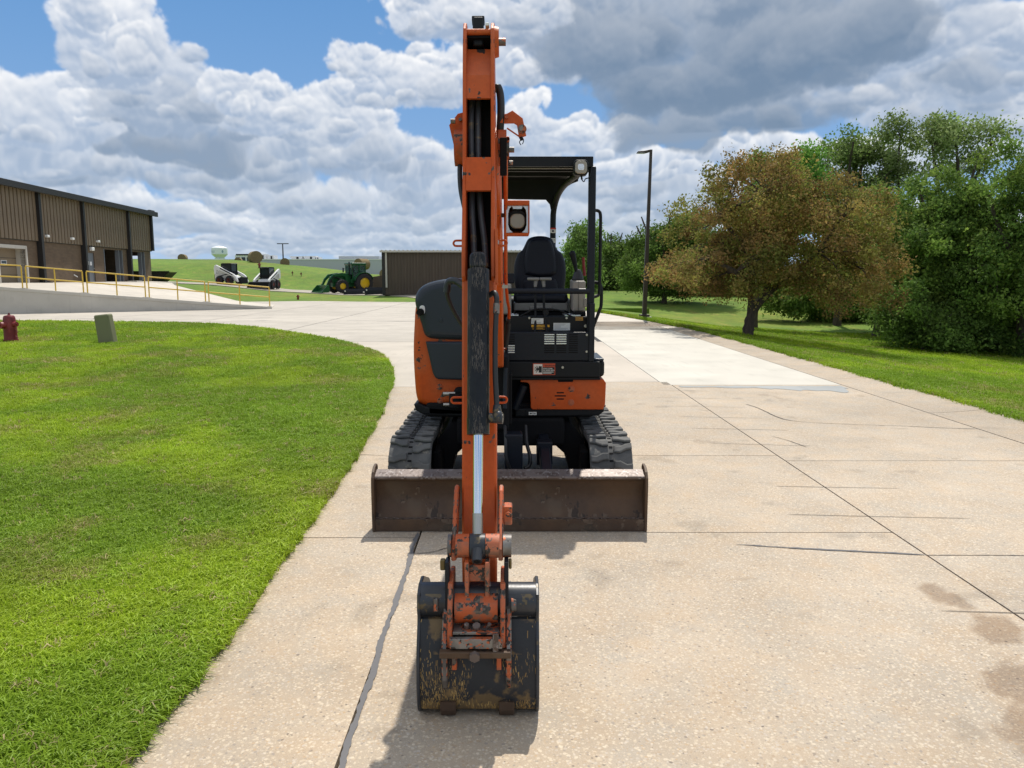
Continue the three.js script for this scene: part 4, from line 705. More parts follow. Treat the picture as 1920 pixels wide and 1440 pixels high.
{ // boom
  const bm = part('boom', [plateX([[3.43, 2.08], [3.43, 2.20], [3.52, 2.26], [3.95, 2.28], [4.4, 2.18], [4.97, 1.84], [5.44, 1.16], [5.45, 1.03], [5.37, 0.98], [5.26, 1.0], [5.13, 1.14], [4.75, 1.55], [4.3, 1.84], [3.85, 1.98], [3.52, 2.02]], -0.195, -0.058, 0.008)], M.orange, ex);
  for (const [a, b] of [[-0.252, -0.19], [-0.06, -0.024]]) part('boom_boss', [rod([a, 2.17, -3.51], [b, 2.17, -3.51], 0.078, 0.078, 28)], M.worn, bm);
  parts('pivot_pin', [rod([-0.026, 2.17, -3.51], [-0.012, 2.17, -3.51], 0.05, 0.05, 20), boltX(-0.012, 2.155, -3.46, 0.013, 0.022), boltX(-0.012, 2.10, -3.46, 0.010, 0.016), boltX(-0.266, 2.275, -3.46, 0.011, 0.02)], M.bare, bm);
  part('pin_retainer', [box(-0.052, -0.022, 2.04, 2.20, -3.43, -3.415, 0.004)], M.dark, bm);
  // side brackets that carried lamps and hoses
  part('side_bracket', [plateZ([[-0.209, 2.321], [-0.237, 2.315], [-0.276, 2.266], [-0.252, 2.161], [-0.237, 2.159], [-0.209, 2.183]], -3.509, -3.498, 0.002)], M.orange, bm);
  part('side_bracket', [plateZ([[-0.055, 2.310], [-0.022, 2.315], [0.002, 2.328], [0.047, 2.295], [0.063, 2.221], [0.031, 2.210], [0.022, 2.266], [0.009, 2.274], [-0.055, 2.273]], -3.509, -3.498, 0.002), plateZ([[-0.053, 2.273], [-0.040, 2.273], [-0.040, 2.342], [-0.053, 2.342]], -3.509, -3.487, 0.001), bar([-0.022, 2.254, -3.504], [0.036, 2.216, -3.504], 0.006, 0.006)], M.orange, bm);
  parts('bracket_bolt', [rod([0.045, 2.249, -3.498], [0.045, 2.249, -3.482], 0.014, 0.014, 6), rod([0.045, 2.249, -3.500], [0.045, 2.249, -3.494], 0.019, 0.019, 18), rod([-0.248, 2.205, -3.498], [-0.248, 2.205, -3.482], 0.014, 0.014, 6), rod([-0.024, 2.298, -3.498], [-0.024, 2.298, -3.483], 0.008, 0.008, 6), rod([-0.226, 2.288, -3.498], [-0.226, 2.288, -3.483], 0.008, 0.008, 6)], M.bare, bm);
  parts('wire_end', [pipe([[0.033, 2.214, -3.498], [0.037, 2.203, -3.498], [0.033, 2.192, -3.496], [0.040, 2.181, -3.498]], 0.0022, 20, 5), pipe([[0.046, 2.214, -3.498], [0.051, 2.200, -3.496], [0.046, 2.185, -3.498]], 0.002, 20, 5), rod([0.040, 2.216, -3.498], [0.044, 2.201, -3.498], 0.007)], M.black, bm);
  part('boom_pipe', [pipe([[-0.02, 2.20, -3.45], [-0.028, 2.15, -3.6], [-0.032, 2.0, -4.0], [-0.036, 1.78, -4.5], [-0.038, 1.6, -4.85], [-0.030, 1.46, -5.1], [-0.020, 1.40, -5.22], [-0.022, 1.32, -5.34], [-0.028, 1.29, -5.37]], 0.0105, 80, 8)], M.orange, bm);
  part('boom_hose', [pipe([[-0.028, 1.30, -5.36], [-0.035, 1.22, -5.42], [-0.05, 1.12, -5.48]], 0.022, 20, 10), rod([-0.026, 1.325, -5.33], [-0.028, 1.29, -5.37], 0.017)], M.hose, bm);
  part('pipe_clamp', [bar([-0.06, 1.55, -4.75], [-0.026, 1.55, -4.75], 0.012, 0.02)], M.steel, bm);
  part('arm_cylinder', [rod([-0.14, 2.6, -3.53], [-0.135, 2.46, -3.95], 0.022), rod([-0.135, 2.47, -3.92], [-0.128, 2.22, -4.67], 0.045), plateX([[4.5, 2.0], [4.58, 2.25], [4.68, 2.28], [4.74, 2.22], [4.85, 1.85]], -0.185, -0.165, 0.003), plateX([[4.5, 2.0], [4.58, 2.25], [4.68, 2.28], [4.74, 2.22], [4.85, 1.85]], -0.09, -0.07, 0.003), rod([-0.19, 2.22, -4.66], [-0.065, 2.22, -4.66], 0.028)], M.black, bm);
  // boom lamp in its orange guard
  const lp = part('boom_lamp', [box(-0.036, 0.091, 1.975, 2.0, -4.22, -4.06, 0.006), box(-0.036, -0.030, 1.832, 1.98, -4.22, -4.06, 0.002), box(0.085, 0.091, 1.832, 1.98, -4.22, -4.06, 0.002), box(-0.034, 0.089, 1.824, 1.834, -4.22, -4.06, 0.003), box(-0.03, 0.086, 1.834, 1.976, -4.22, -4.212)], M.orange, ex);
  parts('lamp_shell', [plateZ([[-0.0295, 1.836], [-0.0295, 1.974], [0.0, 1.974], [-0.016, 1.955], [-0.020, 1.93], [-0.020, 1.875], [-0.012, 1.852], [0.004, 1.838]], -4.19, -4.09), plateZ([[0.0845, 1.836], [0.0845, 1.974], [0.056, 1.974], [0.072, 1.955], [0.076, 1.93], [0.076, 1.875], [0.068, 1.852], [0.052, 1.838]], -4.19, -4.09), plateZ([[-0.0, 1.974], [0.056, 1.974], [0.05, 1.958], [0.006, 1.958]], -4.19, -4.09)], M.silver, lp);
  part('lamp_body', [plateZ(roundRect(-0.018, 0.074, 1.852, 1.955, 0.036), -4.2, -4.10, 0.01, 2)], M.black, lp);
  part('lamp_lens', [plateZ(roundRect(-0.011, 0.067, 1.858, 1.935, 0.03), -4.11, -4.094, 0.007, 3)], M.lens, lp);
  part('lamp_bracket', [bar([-0.06, 1.93, -4.15], [-0.034, 1.93, -4.15], 0.03, 0.02)], M.bare, lp);
}
{ // arm, leaning back; its own axes: y along it, z toward the front, origin on its front face at the linkage
  const prof = [[0.03, 0.97], [-0.045, 1.01], [-0.055, 1.13], [-0.03, 1.25], [0, 1.42], [0, 1.67], [0, 1.92], [0.01, 2.05], [0.025, 2.11], [0.05, 2.15], [0.10, 2.165], [0.15, 2.15], [0.20, 2.08], [0.31, 1.90], [0.42, 1.68], [0.44, 1.5], [0.36, 1.2], [0.28, 0.95]];
  const am = part('arm', [plateX([[-0.02, 1.0], [0, 0.02], [0, -0.1], [0.03, -0.2], [0.1, -0.2], [0.14, -0.1], [0.28, 0.93], [0.27, 1.0]], -0.0685, 0.0655, 0.007)], M.orange, ex, { local: true });
  am.position.set(-0.125 - ex.position.x, 0.62, -2.87 - ex.position.z); am.rotation.set(-15 * Math.PI / 180, 0, 0.007); origin.set(am, [0, 0, 0]);
  for (const [a, b] of [[-0.068, -0.053], [0.049, 0.065]]) part('arm_side_plate', [plateX(prof, a, b, 0.003, [[0.115, 2.03, 0.03]])], M.orange, am);
  part('gusset_plate', [plateX([[0.085, 2.05], [0.012, 1.892], [0.008, 1.787], [0.02, 1.787], [0.03, 1.892], [0.10, 2.04]], -0.054, 0.05)], M.orange, am);
  part('gusset_plate', [plateX([[0.004, 1.528], [-0.006, 1.382], [0.01, 1.382], [0.02, 1.528]], -0.054, 0.05)], M.orange, am);
  part('inner_wall', [box(-0.054, 0.05, 0.9, 1.95, -0.15, -0.13), box(-0.054, 0.05, 1.9, 2.12, -0.19, -0.15)], M.dark, am);
  part('top_web', [box(-0.054, 0.05, 2.085, 2.10, -0.19, -0.055)], M.dark, am);
  part('cross_tube', [rod([-0.054, 2.108, -0.05], [0.05, 2.108, -0.05], 0.013)], M.orange, am);
  part('rod_eye', [box(-0.03, 0.017, 2.06, 2.195, -0.135, -0.07, 0.01), box(-0.034, 0.021, 2.182, 2.204, -0.125, -0.08, 0.004)], M.black, am);
  part('grease_block', [box(0.026, 0.042, 2.135, 2.15, -0.075, -0.045, 0.004)], M.white, am);
  const pb = part('pin_boss', [rod([0.065, 2.085, -0.09], [0.083, 2.085, -0.09], 0.065, 0.06, 28)], M.orange, am);
  part('retaining_bolt', [boltX(0.083, 2.062, -0.05, 0.016, 0.03)], M.bare, pb);
  part('hydraulic_hose', [pipe([[-0.034, 1.88, -0.11], [-0.037, 1.7, -0.09], [-0.034, 1.5, -0.09], [-0.033, 1.32, -0.08], [-0.026, 1.2, -0.07], [-0.024, 1.08, -0.07]], 0.0135, 40, 10)], M.sleeve, am);
  part('hydraulic_hose', [pipe([[-0.006, 1.88, -0.11], [-0.007, 1.7, -0.09], [-0.005, 1.5, -0.09], [0.004, 1.32, -0.08], [0.018, 1.2, -0.07], [0.026, 1.08, -0.07]], 0.0135, 40, 10)], M.sleeve, am);
  part('hydraulic_hose', [pipe([[0.06, 1.90, -0.16], [0.075, 1.915, -0.15], [0.087, 1.88, -0.16], [0.089, 1.80, -0.17], [0.08, 1.68, -0.22]], 0.017, 40, 10)], M.hose, am);
  part('hydraulic_hose', [pipe([[-0.072, 1.66, -0.22], [-0.092, 1.6, -0.22], [-0.09, 1.48, -0.22], [-0.066, 1.36, -0.22]], 0.011, 30, 8)], M.hose, am);
  const lo = part('hydraulic_hose', [pipe([[-0.065, 1.03, -0.2], [-0.11, 1.062, -0.22], [-0.145, 1.062, -0.24], [-0.152, 1.02, -0.26], [-0.128, 0.955, -0.30], [-0.07, 0.86, -0.35]], 0.010, 60, 8)], M.hose, am);
  part('hose_sleeve', [pipe([[-0.07, 1.032, -0.2], [-0.11, 1.062, -0.22], [-0.144, 1.062, -0.24], [-0.152, 1.022, -0.255]], 0.016, 40, 8)], M.bucket, lo);
  const ring = (x0, x1, y, z) => { const w = 0.0115; const t = x0 < x1 ? 1 : -1; return pipe([[x1, y + w, z], [x0 + t * w, y + w, z], [x0 + t * w * 0.25, y + w * 0.6, z], [x0, y, z], [x0 + t * w * 0.25, y - w * 0.6, z], [x0 + t * w, y - w, z], [x1, y - w, z]], 0.0046, 40, 7); };
  parts('hose_guard', [ring(-0.112, -0.06, 1.193, -0.1), ring(0.112, 0.06, 1.193, -0.1), ring(-0.116, -0.06, 0.528, -0.06), ring(0.108, 0.06, 0.528, -0.06)], M.orange, am);
  part('guard_nut', [rod([0.07, 1.193, -0.1], [0.07, 1.193, -0.085], 0.011, 0.011, 6)], M.steel, am);
  part('tab', [plateX([[-0.07, 1.20], [-0.03, 1.21], [-0.03, 0.98], [-0.06, 0.98]], 0.066, 0.076, 0.001)], M.orange, am);
  // bucket cylinder
  const cy = part('bucket_cylinder', [crease(rod([0.001, 1.022, 0.095], [0.0, 0.40, 0.113], 0.0425, 0.0425, 40), 0.5)], M.ram, am);
  part('cylinder_head', [rod([0, 0.44, 0.112], [0, 0.378, 0.114], 0.0436, 0.0425, 40)], M.ram, cy);
  part('cylinder_band', [rod([0, 0.53, 0.1085], [0, 0.534, 0.1085], 0.0432, 0.0432, 40)], M.ram, cy);
  part('cylinder_clevis', [box(-0.034, 0.032, 1.015, 1.095, 0.06, 0.125, 0.024)], M.ram, cy);
  part('cylinder_rod', [rod([0, 0.385, 0.114], [-0.002, 0.085, 0.124], 0.0185, 0.0185, 32)], M.chrome, cy);
  part('rod_end', [rod([-0.002, 0.085, 0.124], [-0.002, 0.01, 0.126], 0.0195, 0.0195, 24)], M.steel, cy);
  part('rod_eye', [rod([-0.03, -0.035, 0.13], [0.026, -0.035, 0.13], 0.047, 0.047, 28), rod([-0.002, -0.045, 0.165], [-0.002, -0.085, 0.19], 0.022, 0.019, 16)], M.bucket, cy);
  part('grease_hole', [rod([-0.002, -0.084, 0.1895], [-0.002, -0.0867, 0.1912], 0.011, 0.011, 16)], M.dark, cy);
  const hp = part('cylinder_pipe', [pipe([[0.042, 0.925, 0.075], [0.062, 0.932, 0.095], [0.071, 0.912, 0.105], [0.0715, 0.885, 0.106], [0.066, 0.76, 0.108], [0.065, 0.62, 0.11], [0.069, 0.52, 0.112], [0.071, 0.48, 0.113]], 0.0105, 60, 10)], M.hose, cy);
  part('pipe_fitting', [rod([0.071, 0.49, 0.113], [0.071, 0.463, 0.113], 0.014, 0.018, 12), new THREE.SphereGeometry(0.0235, 14, 10).translate(0.074, 0.447, 0.116), rod([0.038, 0.442, 0.11], [0.094, 0.437, 0.118], 0.0195, 0.0195, 8)], M.bucket, hp);
  part('pipe_nut', [rod([0.0715, 0.885, 0.106], [0.070, 0.845, 0.107], 0.0135, 0.0135, 8)], M.bare, hp);
  // linkage
  for (const [a, b] of [[-0.223, -0.206], [-0.050, -0.033]]) part('guide_link', [plateX([[2.93, 0.80], [2.885, 0.79], [2.74, 0.655], [2.70, 0.62], [2.705, 0.575], [2.75, 0.56], [2.80, 0.60], [2.96, 0.73], [2.97, 0.78]], a, b, 0.004)], M.worn, ex);
  const lk = part('bucket_link', [rod([-0.207, 0.622, -2.735], [-0.157, 0.622, -2.735], 0.044, 0.044, 28), rod([-0.097, 0.622, -2.735], [-0.046, 0.622, -2.735], 0.044, 0.044, 28), box(-0.172, -0.156, 0.36, 0.585, -2.75, -2.66, 0.004), box(-0.098, -0.082, 0.36, 0.585, -2.75, -2.66, 0.004), box(-0.16, -0.094, 0.50, 0.565, -2.72, -2.69, 0.006)], M.worn, ex);
  part('link_hub', [rod([-0.208, 0.405, -2.69], [-0.052, 0.405, -2.69], 0.058, 0.058, 28)], M.worn, lk);
  parts('link_plate', [plateX([[2.66, 0.585], [2.66, 0.38], [2.72, 0.38], [2.72, 0.585]], -0.2425, -0.2265, 0.003), plateX([[2.66, 0.585], [2.66, 0.42], [2.72, 0.42], [2.72, 0.585]], -0.0285, -0.0125, 0.003)], M.navy, lk);
  parts('link_boss', [rod([-0.033, 0.622, -2.735], [-0.002, 0.622, -2.735], 0.043, 0.043, 24), rod([-0.236, 0.622, -2.735], [-0.223, 0.622, -2.735], 0.042, 0.042, 24)], M.bare, lk);
  parts('link_pin', [box(-0.262, -0.243, 0.545, 0.585, -2.71, -2.685, 0.005), box(-0.012, -0.001, 0.55, 0.585, -2.71, -2.685, 0.005)], M.brass, lk);
  part('lock_bolt', [plateX([[2.80, 0.75], [2.80, 0.68], [2.86, 0.68], [2.86, 0.75]], -0.032, 0.001, 0.004), rod([-0.014, 0.722, -2.80], [-0.014, 0.722, -2.785], 0.0125, 0.0125, 6), rod([-0.014, 0.722, -2.79], [-0.014, 0.722, -2.78], 0.006)], M.worn, lk);
}
{ // bucket
  const top = 0.4225, bot = 0.4225;
  const back = smoothed([[2.672, 0.365], [2.645, 0.30], [2.622, 0.22], [2.615, 0.14], [2.622, 0.08], [2.645, 0.03], [2.70, 0.006], [2.80, 0.004], [2.95, 0.03], [3.08, 0.08], [3.22, 0.15]], 50);
  const half = [-0.335, 0.088];
  const inside = back.map(([z, y]) => [z + 0.014, y + 0.004 + (y < 0.06 ? 0.008 : 0)]).reverse();
  const bk = part('bucket', [crease(plateX([...back, ...inside], half[0], half[1], 0), 0.6)], M.mud, ex);
  part('bucket_tube', [crease(rod([half[0], 0.42, -2.725], [half[1], 0.42, -2.725], 0.062, 0.062, 36), 0.5)], M.bucket, bk);
  for (const [a, b] of [[half[0] - 0.011, half[0] + 0.002], [half[1] - 0.002, half[1] + 0.011]]) part('bucket_side', [plateX(smoothed([[2.66, 0.40], [2.668, 0.362], [2.640, 0.30], [2.614, 0.22], [2.607, 0.14], [2.613, 0.08], [2.638, 0.025], [2.70, -0.000], [2.80, 0.0], [2.95, 0.025], [3.08, 0.075], [3.22, 0.145]], 50).concat([[3.18, 0.22], [2.98, 0.40], [2.80, 0.48], [2.72, 0.482], [2.67, 0.46]]), a, b, 0.003)], M.bucket, bk);
  for (const [a, b] of [[-0.262, -0.205], [-0.048, 0.008]]) part('wear_pad', [plateX([[2.640, 0.075], [2.612, 0.075], [2.617, 0.04], [2.64, 0.008], [2.69, -0.002], [2.74, -0.002], [2.74, 0.01], [2.66, 0.02]], a, b, 0.003)], M.rust, bk);
  for (const [a, b] of [[-0.252, -0.232], [-0.022, -0.002]]) part('bucket_ear', [plateX([[2.70, 0.46], [2.63, 0.36], [2.588, 0.27], [2.592, 0.17], [2.615, 0.13], [2.70, 0.14], [2.78, 0.3], [2.80, 0.46]], a, b, 0.004)], M.bare, bk);
  for (const [a, b] of [[-0.231, -0.214], [-0.042, -0.024]]) part('coupler_side', [plateX([[2.72, 0.53], [2.65, 0.51], [2.61, 0.42], [2.595, 0.34], [2.60, 0.29], [2.66, 0.28], [2.80, 0.35], [2.80, 0.52]], a, b, 0.004)], M.worn, bk);
  parts('coupler_plate', [box(-0.212, -0.044, 0.338, 0.350, -2.70, -2.60, 0.003), box(-0.222, -0.034, 0.295, 0.334, -2.60, -2.578, 0.004)], M.bare, bk);
  part('coupler_bar', [bar([-0.258, 0.277, -2.582], [-0.004, 0.277, -2.582], 0.03, 0.024, 0.004)], M.rust, bk);
  parts('coupler_bolt', [rod([-0.132, 0.277, -2.57], [-0.132, 0.274, -2.555], 0.02, 0.02, 6), rod([-0.165, 0.345, -2.63], [-0.163, 0.37, -2.62], 0.009), rod([-0.128, 0.345, -2.63], [-0.128, 0.366, -2.62], 0.014), rod([-0.09, 0.345, -2.63], [-0.08, 0.372, -2.62], 0.007)], M.lip, bk);
  part('locking_tab', [box(-0.068, -0.048, 0.285, 0.355, -2.58, -2.572, 0.002)], M.lip, bk);
  part('coupler_back', [box(-0.206, -0.05, 0.20, 0.44, -2.70, -2.685)], M.dark, bk);
  parts('stiffener', [box(-0.215, -0.198, 0.21, 0.265, -2.66, -2.59, 0.003), box(-0.055, -0.038, 0.21, 0.265, -2.66, -2.59, 0.003)], M.worn, bk);
  parts('ear_plug', [box(-0.285, -0.268, 0.40, 0.45, -2.67, -2.655, 0.004), rod([-0.002, 0.42, -2.68], [0.016, 0.42, -2.68], 0.03, 0.026, 18)], M.bare, bk);
  for (const x of [-0.30, -0.185, -0.07, 0.05]) part('bucket_tooth', [bar([x, 0.14, -3.18], [x, 0.2, -3.32], 0.05, 0.03)], M.rust, bk);
}

// ---------- warehouse on the left ----------
T.block = tex(512, 2.4, (u, v, o) => { const row = Math.floor(v * 24), a = hash(Math.floor(u * 6 + (row % 2) * 0.5), row, 5), j = (v * 24) % 1 < 0.1 ? 0.86 : 1, k = (0.82 + 0.14 * a + 0.3 * (fbm(u * 8, v * 8, 4, 510, 8) - 0.5)) * j; o[0] = 0.17 * k; o[1] = 0.118 * k; o[2] = 0.074 * k; });
T.sheetMetal = tex(512, 3, (u, v, o) => { const a = fbm(u * 12, v * 3, 4, 520, 3), st = sstep(0.55, 0.8, fbm(u * 40, v * 2, 3, 525, 2)), k = 0.78 + 0.4 * a; o[0] = lerp(0.225, 0.10, st * 0.6) * k; o[1] = lerp(0.165, 0.082, st * 0.6) * k; o[2] = lerp(0.105, 0.062, st * 0.6) * k; });
Object.assign(M, { block: std({ map: T.block, color: col(0.85, 0.84, 0.83), roughness: 0.9 }), clad: std({ map: T.sheetMetal, color: col(0.8, 0.79, 0.78), roughness: 0.65 }), trim: plain(0.012, 0.011, 0.011, 0.6), doorGrey: plain(0.13, 0.14, 0.155, 0.5), yellow: plain(0.62, 0.42, 0.055, 0.5), wallGrey: std({ map: T.pale, color: col(1.0, 1.0, 1.0), roughness: 0.9 }), paper: plain(0.75, 0.75, 0.73, 0.7), brick: plain(0.23, 0.18, 0.12, 0.8), glass: new THREE.MeshPhysicalMaterial({ color: col(0.55, 0.65, 0.65), roughness: 0.05, transmission: 1, thickness: 0 }), tint: std({ color: col(0.02, 0.03, 0.032), roughness: 0.12 }) });
{
  const A = new THREE.Vector3(-29.2, 1.42, -44.5), B = new THREE.Vector3(-30.8, 1.26, -66.5), L = Math.hypot(B.x - A.x, B.z - A.z), yaw = Math.atan2(B.x - A.x, -(B.z - A.z));
  // local axes: x along the wall away from the viewer, z out of the wall toward the yard
  const w = thing('warehouse', 'long brown warehouse with ribbed metal upper wall and dark door openings', 'building', [A.x, 1.3, A.z], { turn: Math.PI / 2 - yaw, local: true });
  const fwd = new THREE.Vector3(B.x - A.x, 0, B.z - A.z).normalize(); w.rotation.y = Math.atan2(-fwd.z, fwd.x);
  const s0 = -18, H0 = 2.62, H1 = 5.62;
  // block wall between openings: [from, to, bottom, top]
  const open = [[-0.2, 2.6, 0, 2.05], [10.5, 11.6, 0, 2.1], [13.2, 16.3, 0, 2.45], [18.0, 20.6, 0, 2.45]];
  let s = s0; for (const [a, b, y0, y1] of [...open, [22, 22, 0, 0]]) { if (a > s) part('block_wall', [box(s, a, -0.4, H0, -0.3, 0)], M.block, w); if (b > a) part('lintel', [box(a, b, y1, H0, -0.3, -0.003)], M.block, w); s = b; }
  part('end_wall', [box(21.7, 22, -0.4, H0, -24, -1.95)], M.block, w); part('end_jamb', [box(21.7, 22, -0.4, H0, -0.62, -0.3)], M.block, w); part('end_lintel', [box(21.7, 22, 2.2, H0, -1.95, -0.62)], M.block, w); part('end_cladding', [box(21.75, 21.98, H0, H1, -24, 0.0)], M.clad, w);
  part('rear_wall', [box(s0, 21.7, -0.4, H1, -24.3, -24)], M.block, w); part('floor', [box(s0, 22, -0.4, 0.02, -24, -0.3)], M.wallGrey, w);
  // ribbed cladding per bay
  const bays = [-18, -11.5, -6.5, -1.6, 4.1, 9.8, 17.3, 22.05];
  for (let i = 0; i + 1 < bays.length; i++) { const a = bays[i], b = bays[i + 1], n = Math.round((b - a) / 0.42), p = []; for (let k = 0; k < n; k++) { const x = lerp(a, b, k / n), d = (b - a) / n; p.push([x, 0.12], [x + d * 0.70, 0.12], [x + d * 0.74, 0], [x + d * 0.96, 0]); } p.push([b, 0.12], [b, -0.2], [a, -0.2]);
    const g = extr(shapeOf(p), H1 - H0 + 0.02); g.rotateX(-Math.PI / 2); g.scale(1, 1, -1); const q = one(g), t = q.attributes.position; for (let k = 0; k < t.count; k += 3) { const X = [t.getX(k + 1), t.getY(k + 1), t.getZ(k + 1)]; t.setXYZ(k + 1, t.getX(k + 2), t.getY(k + 2), t.getZ(k + 2)); t.setXYZ(k + 2, ...X); } q.computeVertexNormals(); q.translate(0, H0 - 0.02, 0.02);
    part('metal_cladding', [q], M.clad, w); }
  for (const x of bays.slice(0, -1).concat([21.95])) part('column', [box(x - 0.13, x + 0.13, x > 21 ? H0 : -0.1, H1, 0.02, 0.34)], M.trim, w);
  part('flashing', [box(s0, 22.1, H0 - 0.06, H0 - 0.02, 0, 0.08)], M.trim, w);
  const rf = part('roof', [box(s0, 22.5, H1, H1 + 0.18, -24.6, 0.5)], M.trim, w); part('fascia', [box(s0, 22.6, H1 - 0.12, H1 + 0.26, 0.42, 0.62, 0.03)], M.trim, rf); part('ridge_cap', [box(21.2, 22.2, H1 + 0.26, H1 + 0.36, 0.3, 0.5)], M.trim, rf);
  part('downspout', [box(4.32, 4.44, 0.1, H0, 0.02, 0.15), bar([4.38, 0.15, 0.09], [5.2, -0.15, 0.5], 0.12, 0.12)], M.trim, w);
  // sectional door in its deep opening
  const dr = part('dock_door', [box(-0.2, 2.6, 0, 2.05, -0.62, -0.56)], M.brick, w);
  for (const y of [0.5, 1.0, 1.5]) part('panel_joint', [box(-0.2, 2.6, y - 0.015, y + 0.015, -0.56, -0.555)], M.trim, dr);
  for (const x of [0.1, 0.98]) { const f = part('window', [box(x, x + 0.6, 1.12, 1.36, -0.56, -0.54)], M.paper, dr); part('pane', [box(x + 0.06, x + 0.54, 1.16, 1.32, -0.54, -0.53)], M.tint, f); }
  for (const a of [[-0.35, -0.2], [2.6, 2.75]]) part('door_jamb', [box(a[0], a[1], 0, 2.2, -0.6, 0.06)], M.wallGrey, w); part('door_head', [box(-0.35, 2.75, 2.05, 2.25, -0.6, 0.05)], M.wallGrey, w);
  const md = part('steel_door', [box(10.5, 11.6, 0, 2.1, -0.12, -0.06)], M.doorGrey, w); part('notice', [box(10.62, 10.84, 1.25, 1.5, -0.06, -0.05)], M.paper, md); part('notice', [box(11.02, 11.27, 1.22, 1.48, -0.06, -0.05)], M.paper, md); part('handle', [box(11.42, 11.5, 0.95, 1.05, -0.06, -0.0)], M.steel, md);
  for (const [a, b] of [[13.2, 16.3], [18.0, 20.6]]) { parts('opening_frame', [box(a - 0.06, a + 0.04, 0, 2.45, -0.3, 0.02), box(b - 0.55, b - 0.45, 0, 2.45, -0.3, -0.01), box(b - 0.04, b + 0.06, 0, 2.45, -0.3, 0.02)], M.doorGrey, w); }
  part('sill', [box(12.5, 16.4, -0.12, 0.0, 0, 0.4)], M.wallGrey, w); part('loading_step', [box(16.8, 17.8, -0.2, 0.12, 0.05, 0.8)], M.wallGrey, w);
  for (const x of [4.8, 8.0, 11.8]) part('security_light', [box(x, x + 0.28, H0 + 0.25, H0 + 0.4, 0.08, 0.3, 0.03), rod([x + 0.14, H0 + 0.3, 0.02], [x + 0.14, H0 + 0.3, 0.2], 0.04)], M.white, w);
  part('wall_lamp', [box(10.9, 11.3, 2.25, 2.5, 0.0, 0.22, 0.05)], M.paper, w); part('hose_bib', [bar([8.4, 0.55, 0.0], [8.6, 0.4, 0.15], 0.06)], M.paper, w);
}
// ---------- ramp with retaining wall and railing ----------
const rampEnd = [-12.75, -41.05], rampDir = [(-23.15 + 12.75), (-35 + 41.05)], rampPt = (t) => [rampEnd[0] + rampDir[0] * t, rampEnd[1] + rampDir[1] * t], rampTop = (t) => 0.02 + 1.13 * clamp(t, 0, 1.0) + 0.35 * clamp(t - 1, 0, 0.6);
{
  const r = thing('loading_ramp', 'pale concrete ramp with grey retaining wall below the yellow railing', 'ramp', [-20, 0, -42]);
  const far = (t) => { const p = rampPt(t); return [lerp(-17, -30.2, clamp(t / 1.3)), -62 + 22 * 0 + (p[1] + 41) * 0.6]; };
  const g = sheet(48, 16, (s, t) => { const T2 = lerp(0, 2.2, s), a = rampPt(T2), zf = a[0] > -15 ? -46.5 : a[0] > -27 ? lerp(-46.5, -61, (a[0] + 15) / -12) : -66, n0 = [-rampDir[1] / 12.03, rampDir[0] / 12.03], x = lerp(a[0] + n0[0] * 0.2, a[0] - 1.5, t), z = lerp(a[1] + n0[1] * 0.2, zf, t); return [x, lerp(rampTop(T2), Math.max(rampTop(T2), Math.min(1.28, Math.max(hillY(x, z) + 0.06, T2 > 1 ? 1.28 : 0))), sstep(0, 0.6, t)), z]; }, farTint, 0.4);
  const d = part('ramp_deck', g, M.pale, r, { raw: true });
  const pts = []; for (let i = 0; i <= 24; i++) { const t = i / 12; pts.push([t, rampTop(t)]); }
  const len = Math.hypot(...rampDir), P = pts.map(([t, y]) => [t * len, y + 0.03]), wl = extr(shapeOf([[0, -0.3], ...P, [2 * len, -0.3]]), 0.3, 0.012); const cap = extr(shapeOf([...P.map(([x, y]) => [x, y + 0.05]), ...P.map(([x, y]) => [x, Math.max(-0.02, y - 0.1)]).reverse()]), 0.36, 0.012);
  const turn = Math.atan2(-rampDir[1], rampDir[0]); for (const q of [wl, cap]) { q.rotateY(turn); q.translate(rampEnd[0], 0, rampEnd[1]); }
  const nrm = [-rampDir[1] / len, rampDir[0] / len]; cap.translate(-nrm[0] * 0.03, 0, -nrm[1] * 0.03);
  part('retaining_wall', [wl], M.wallGrey, r); part('wall_coping', [cap], M.wallGrey, r);
  // railing sections: double posts where two sections meet
  const secs = [[0.006, 0.258], [0.272, 0.488], [0.502, 0.709], [0.723, 0.911], [0.925, 1.10]], where = ['lowest section, ending on the ground at the right', 'second section up from the low end', 'third section up, before the two dark openings', 'fourth section up, before the plain block wall', 'highest section, cut by the left edge of the photo'];
  secs.forEach(([a, b], k) => {
    const p = rampPt((a + b) / 2), s = thing('railing', 'yellow ramp railing, ' + where[k], 'railing', [p[0], rampTop((a + b) / 2), p[1]], { group: 'yellow railings along the ramp' });
    const at = (t, h) => { const q = rampPt(t); return [q[0] + nrm[0] * 0.15, rampTop(t) + 0.04 + h, q[1] + nrm[1] * 0.15]; };
    for (const t of [a, (a + b) / 2, b]) part('post', [rod(at(t, 0), at(t, 1.05), 0.03, 0.03, 10)], M.yellow, s);
    for (const h of [1.07, 0.55]) part('rail', [rod(at(a, h), at(b, h), 0.032, 0.032, 10)], M.yellow, s);
    for (const t of [a, b]) part('base_plate', [(() => { const q = at(t, 0.065); return box(q[0] - 0.09, q[0] + 0.09, q[1] - 0.02, q[1], q[2] - 0.09, q[2] + 0.09); })()], M.wallGrey, s);
  });
}
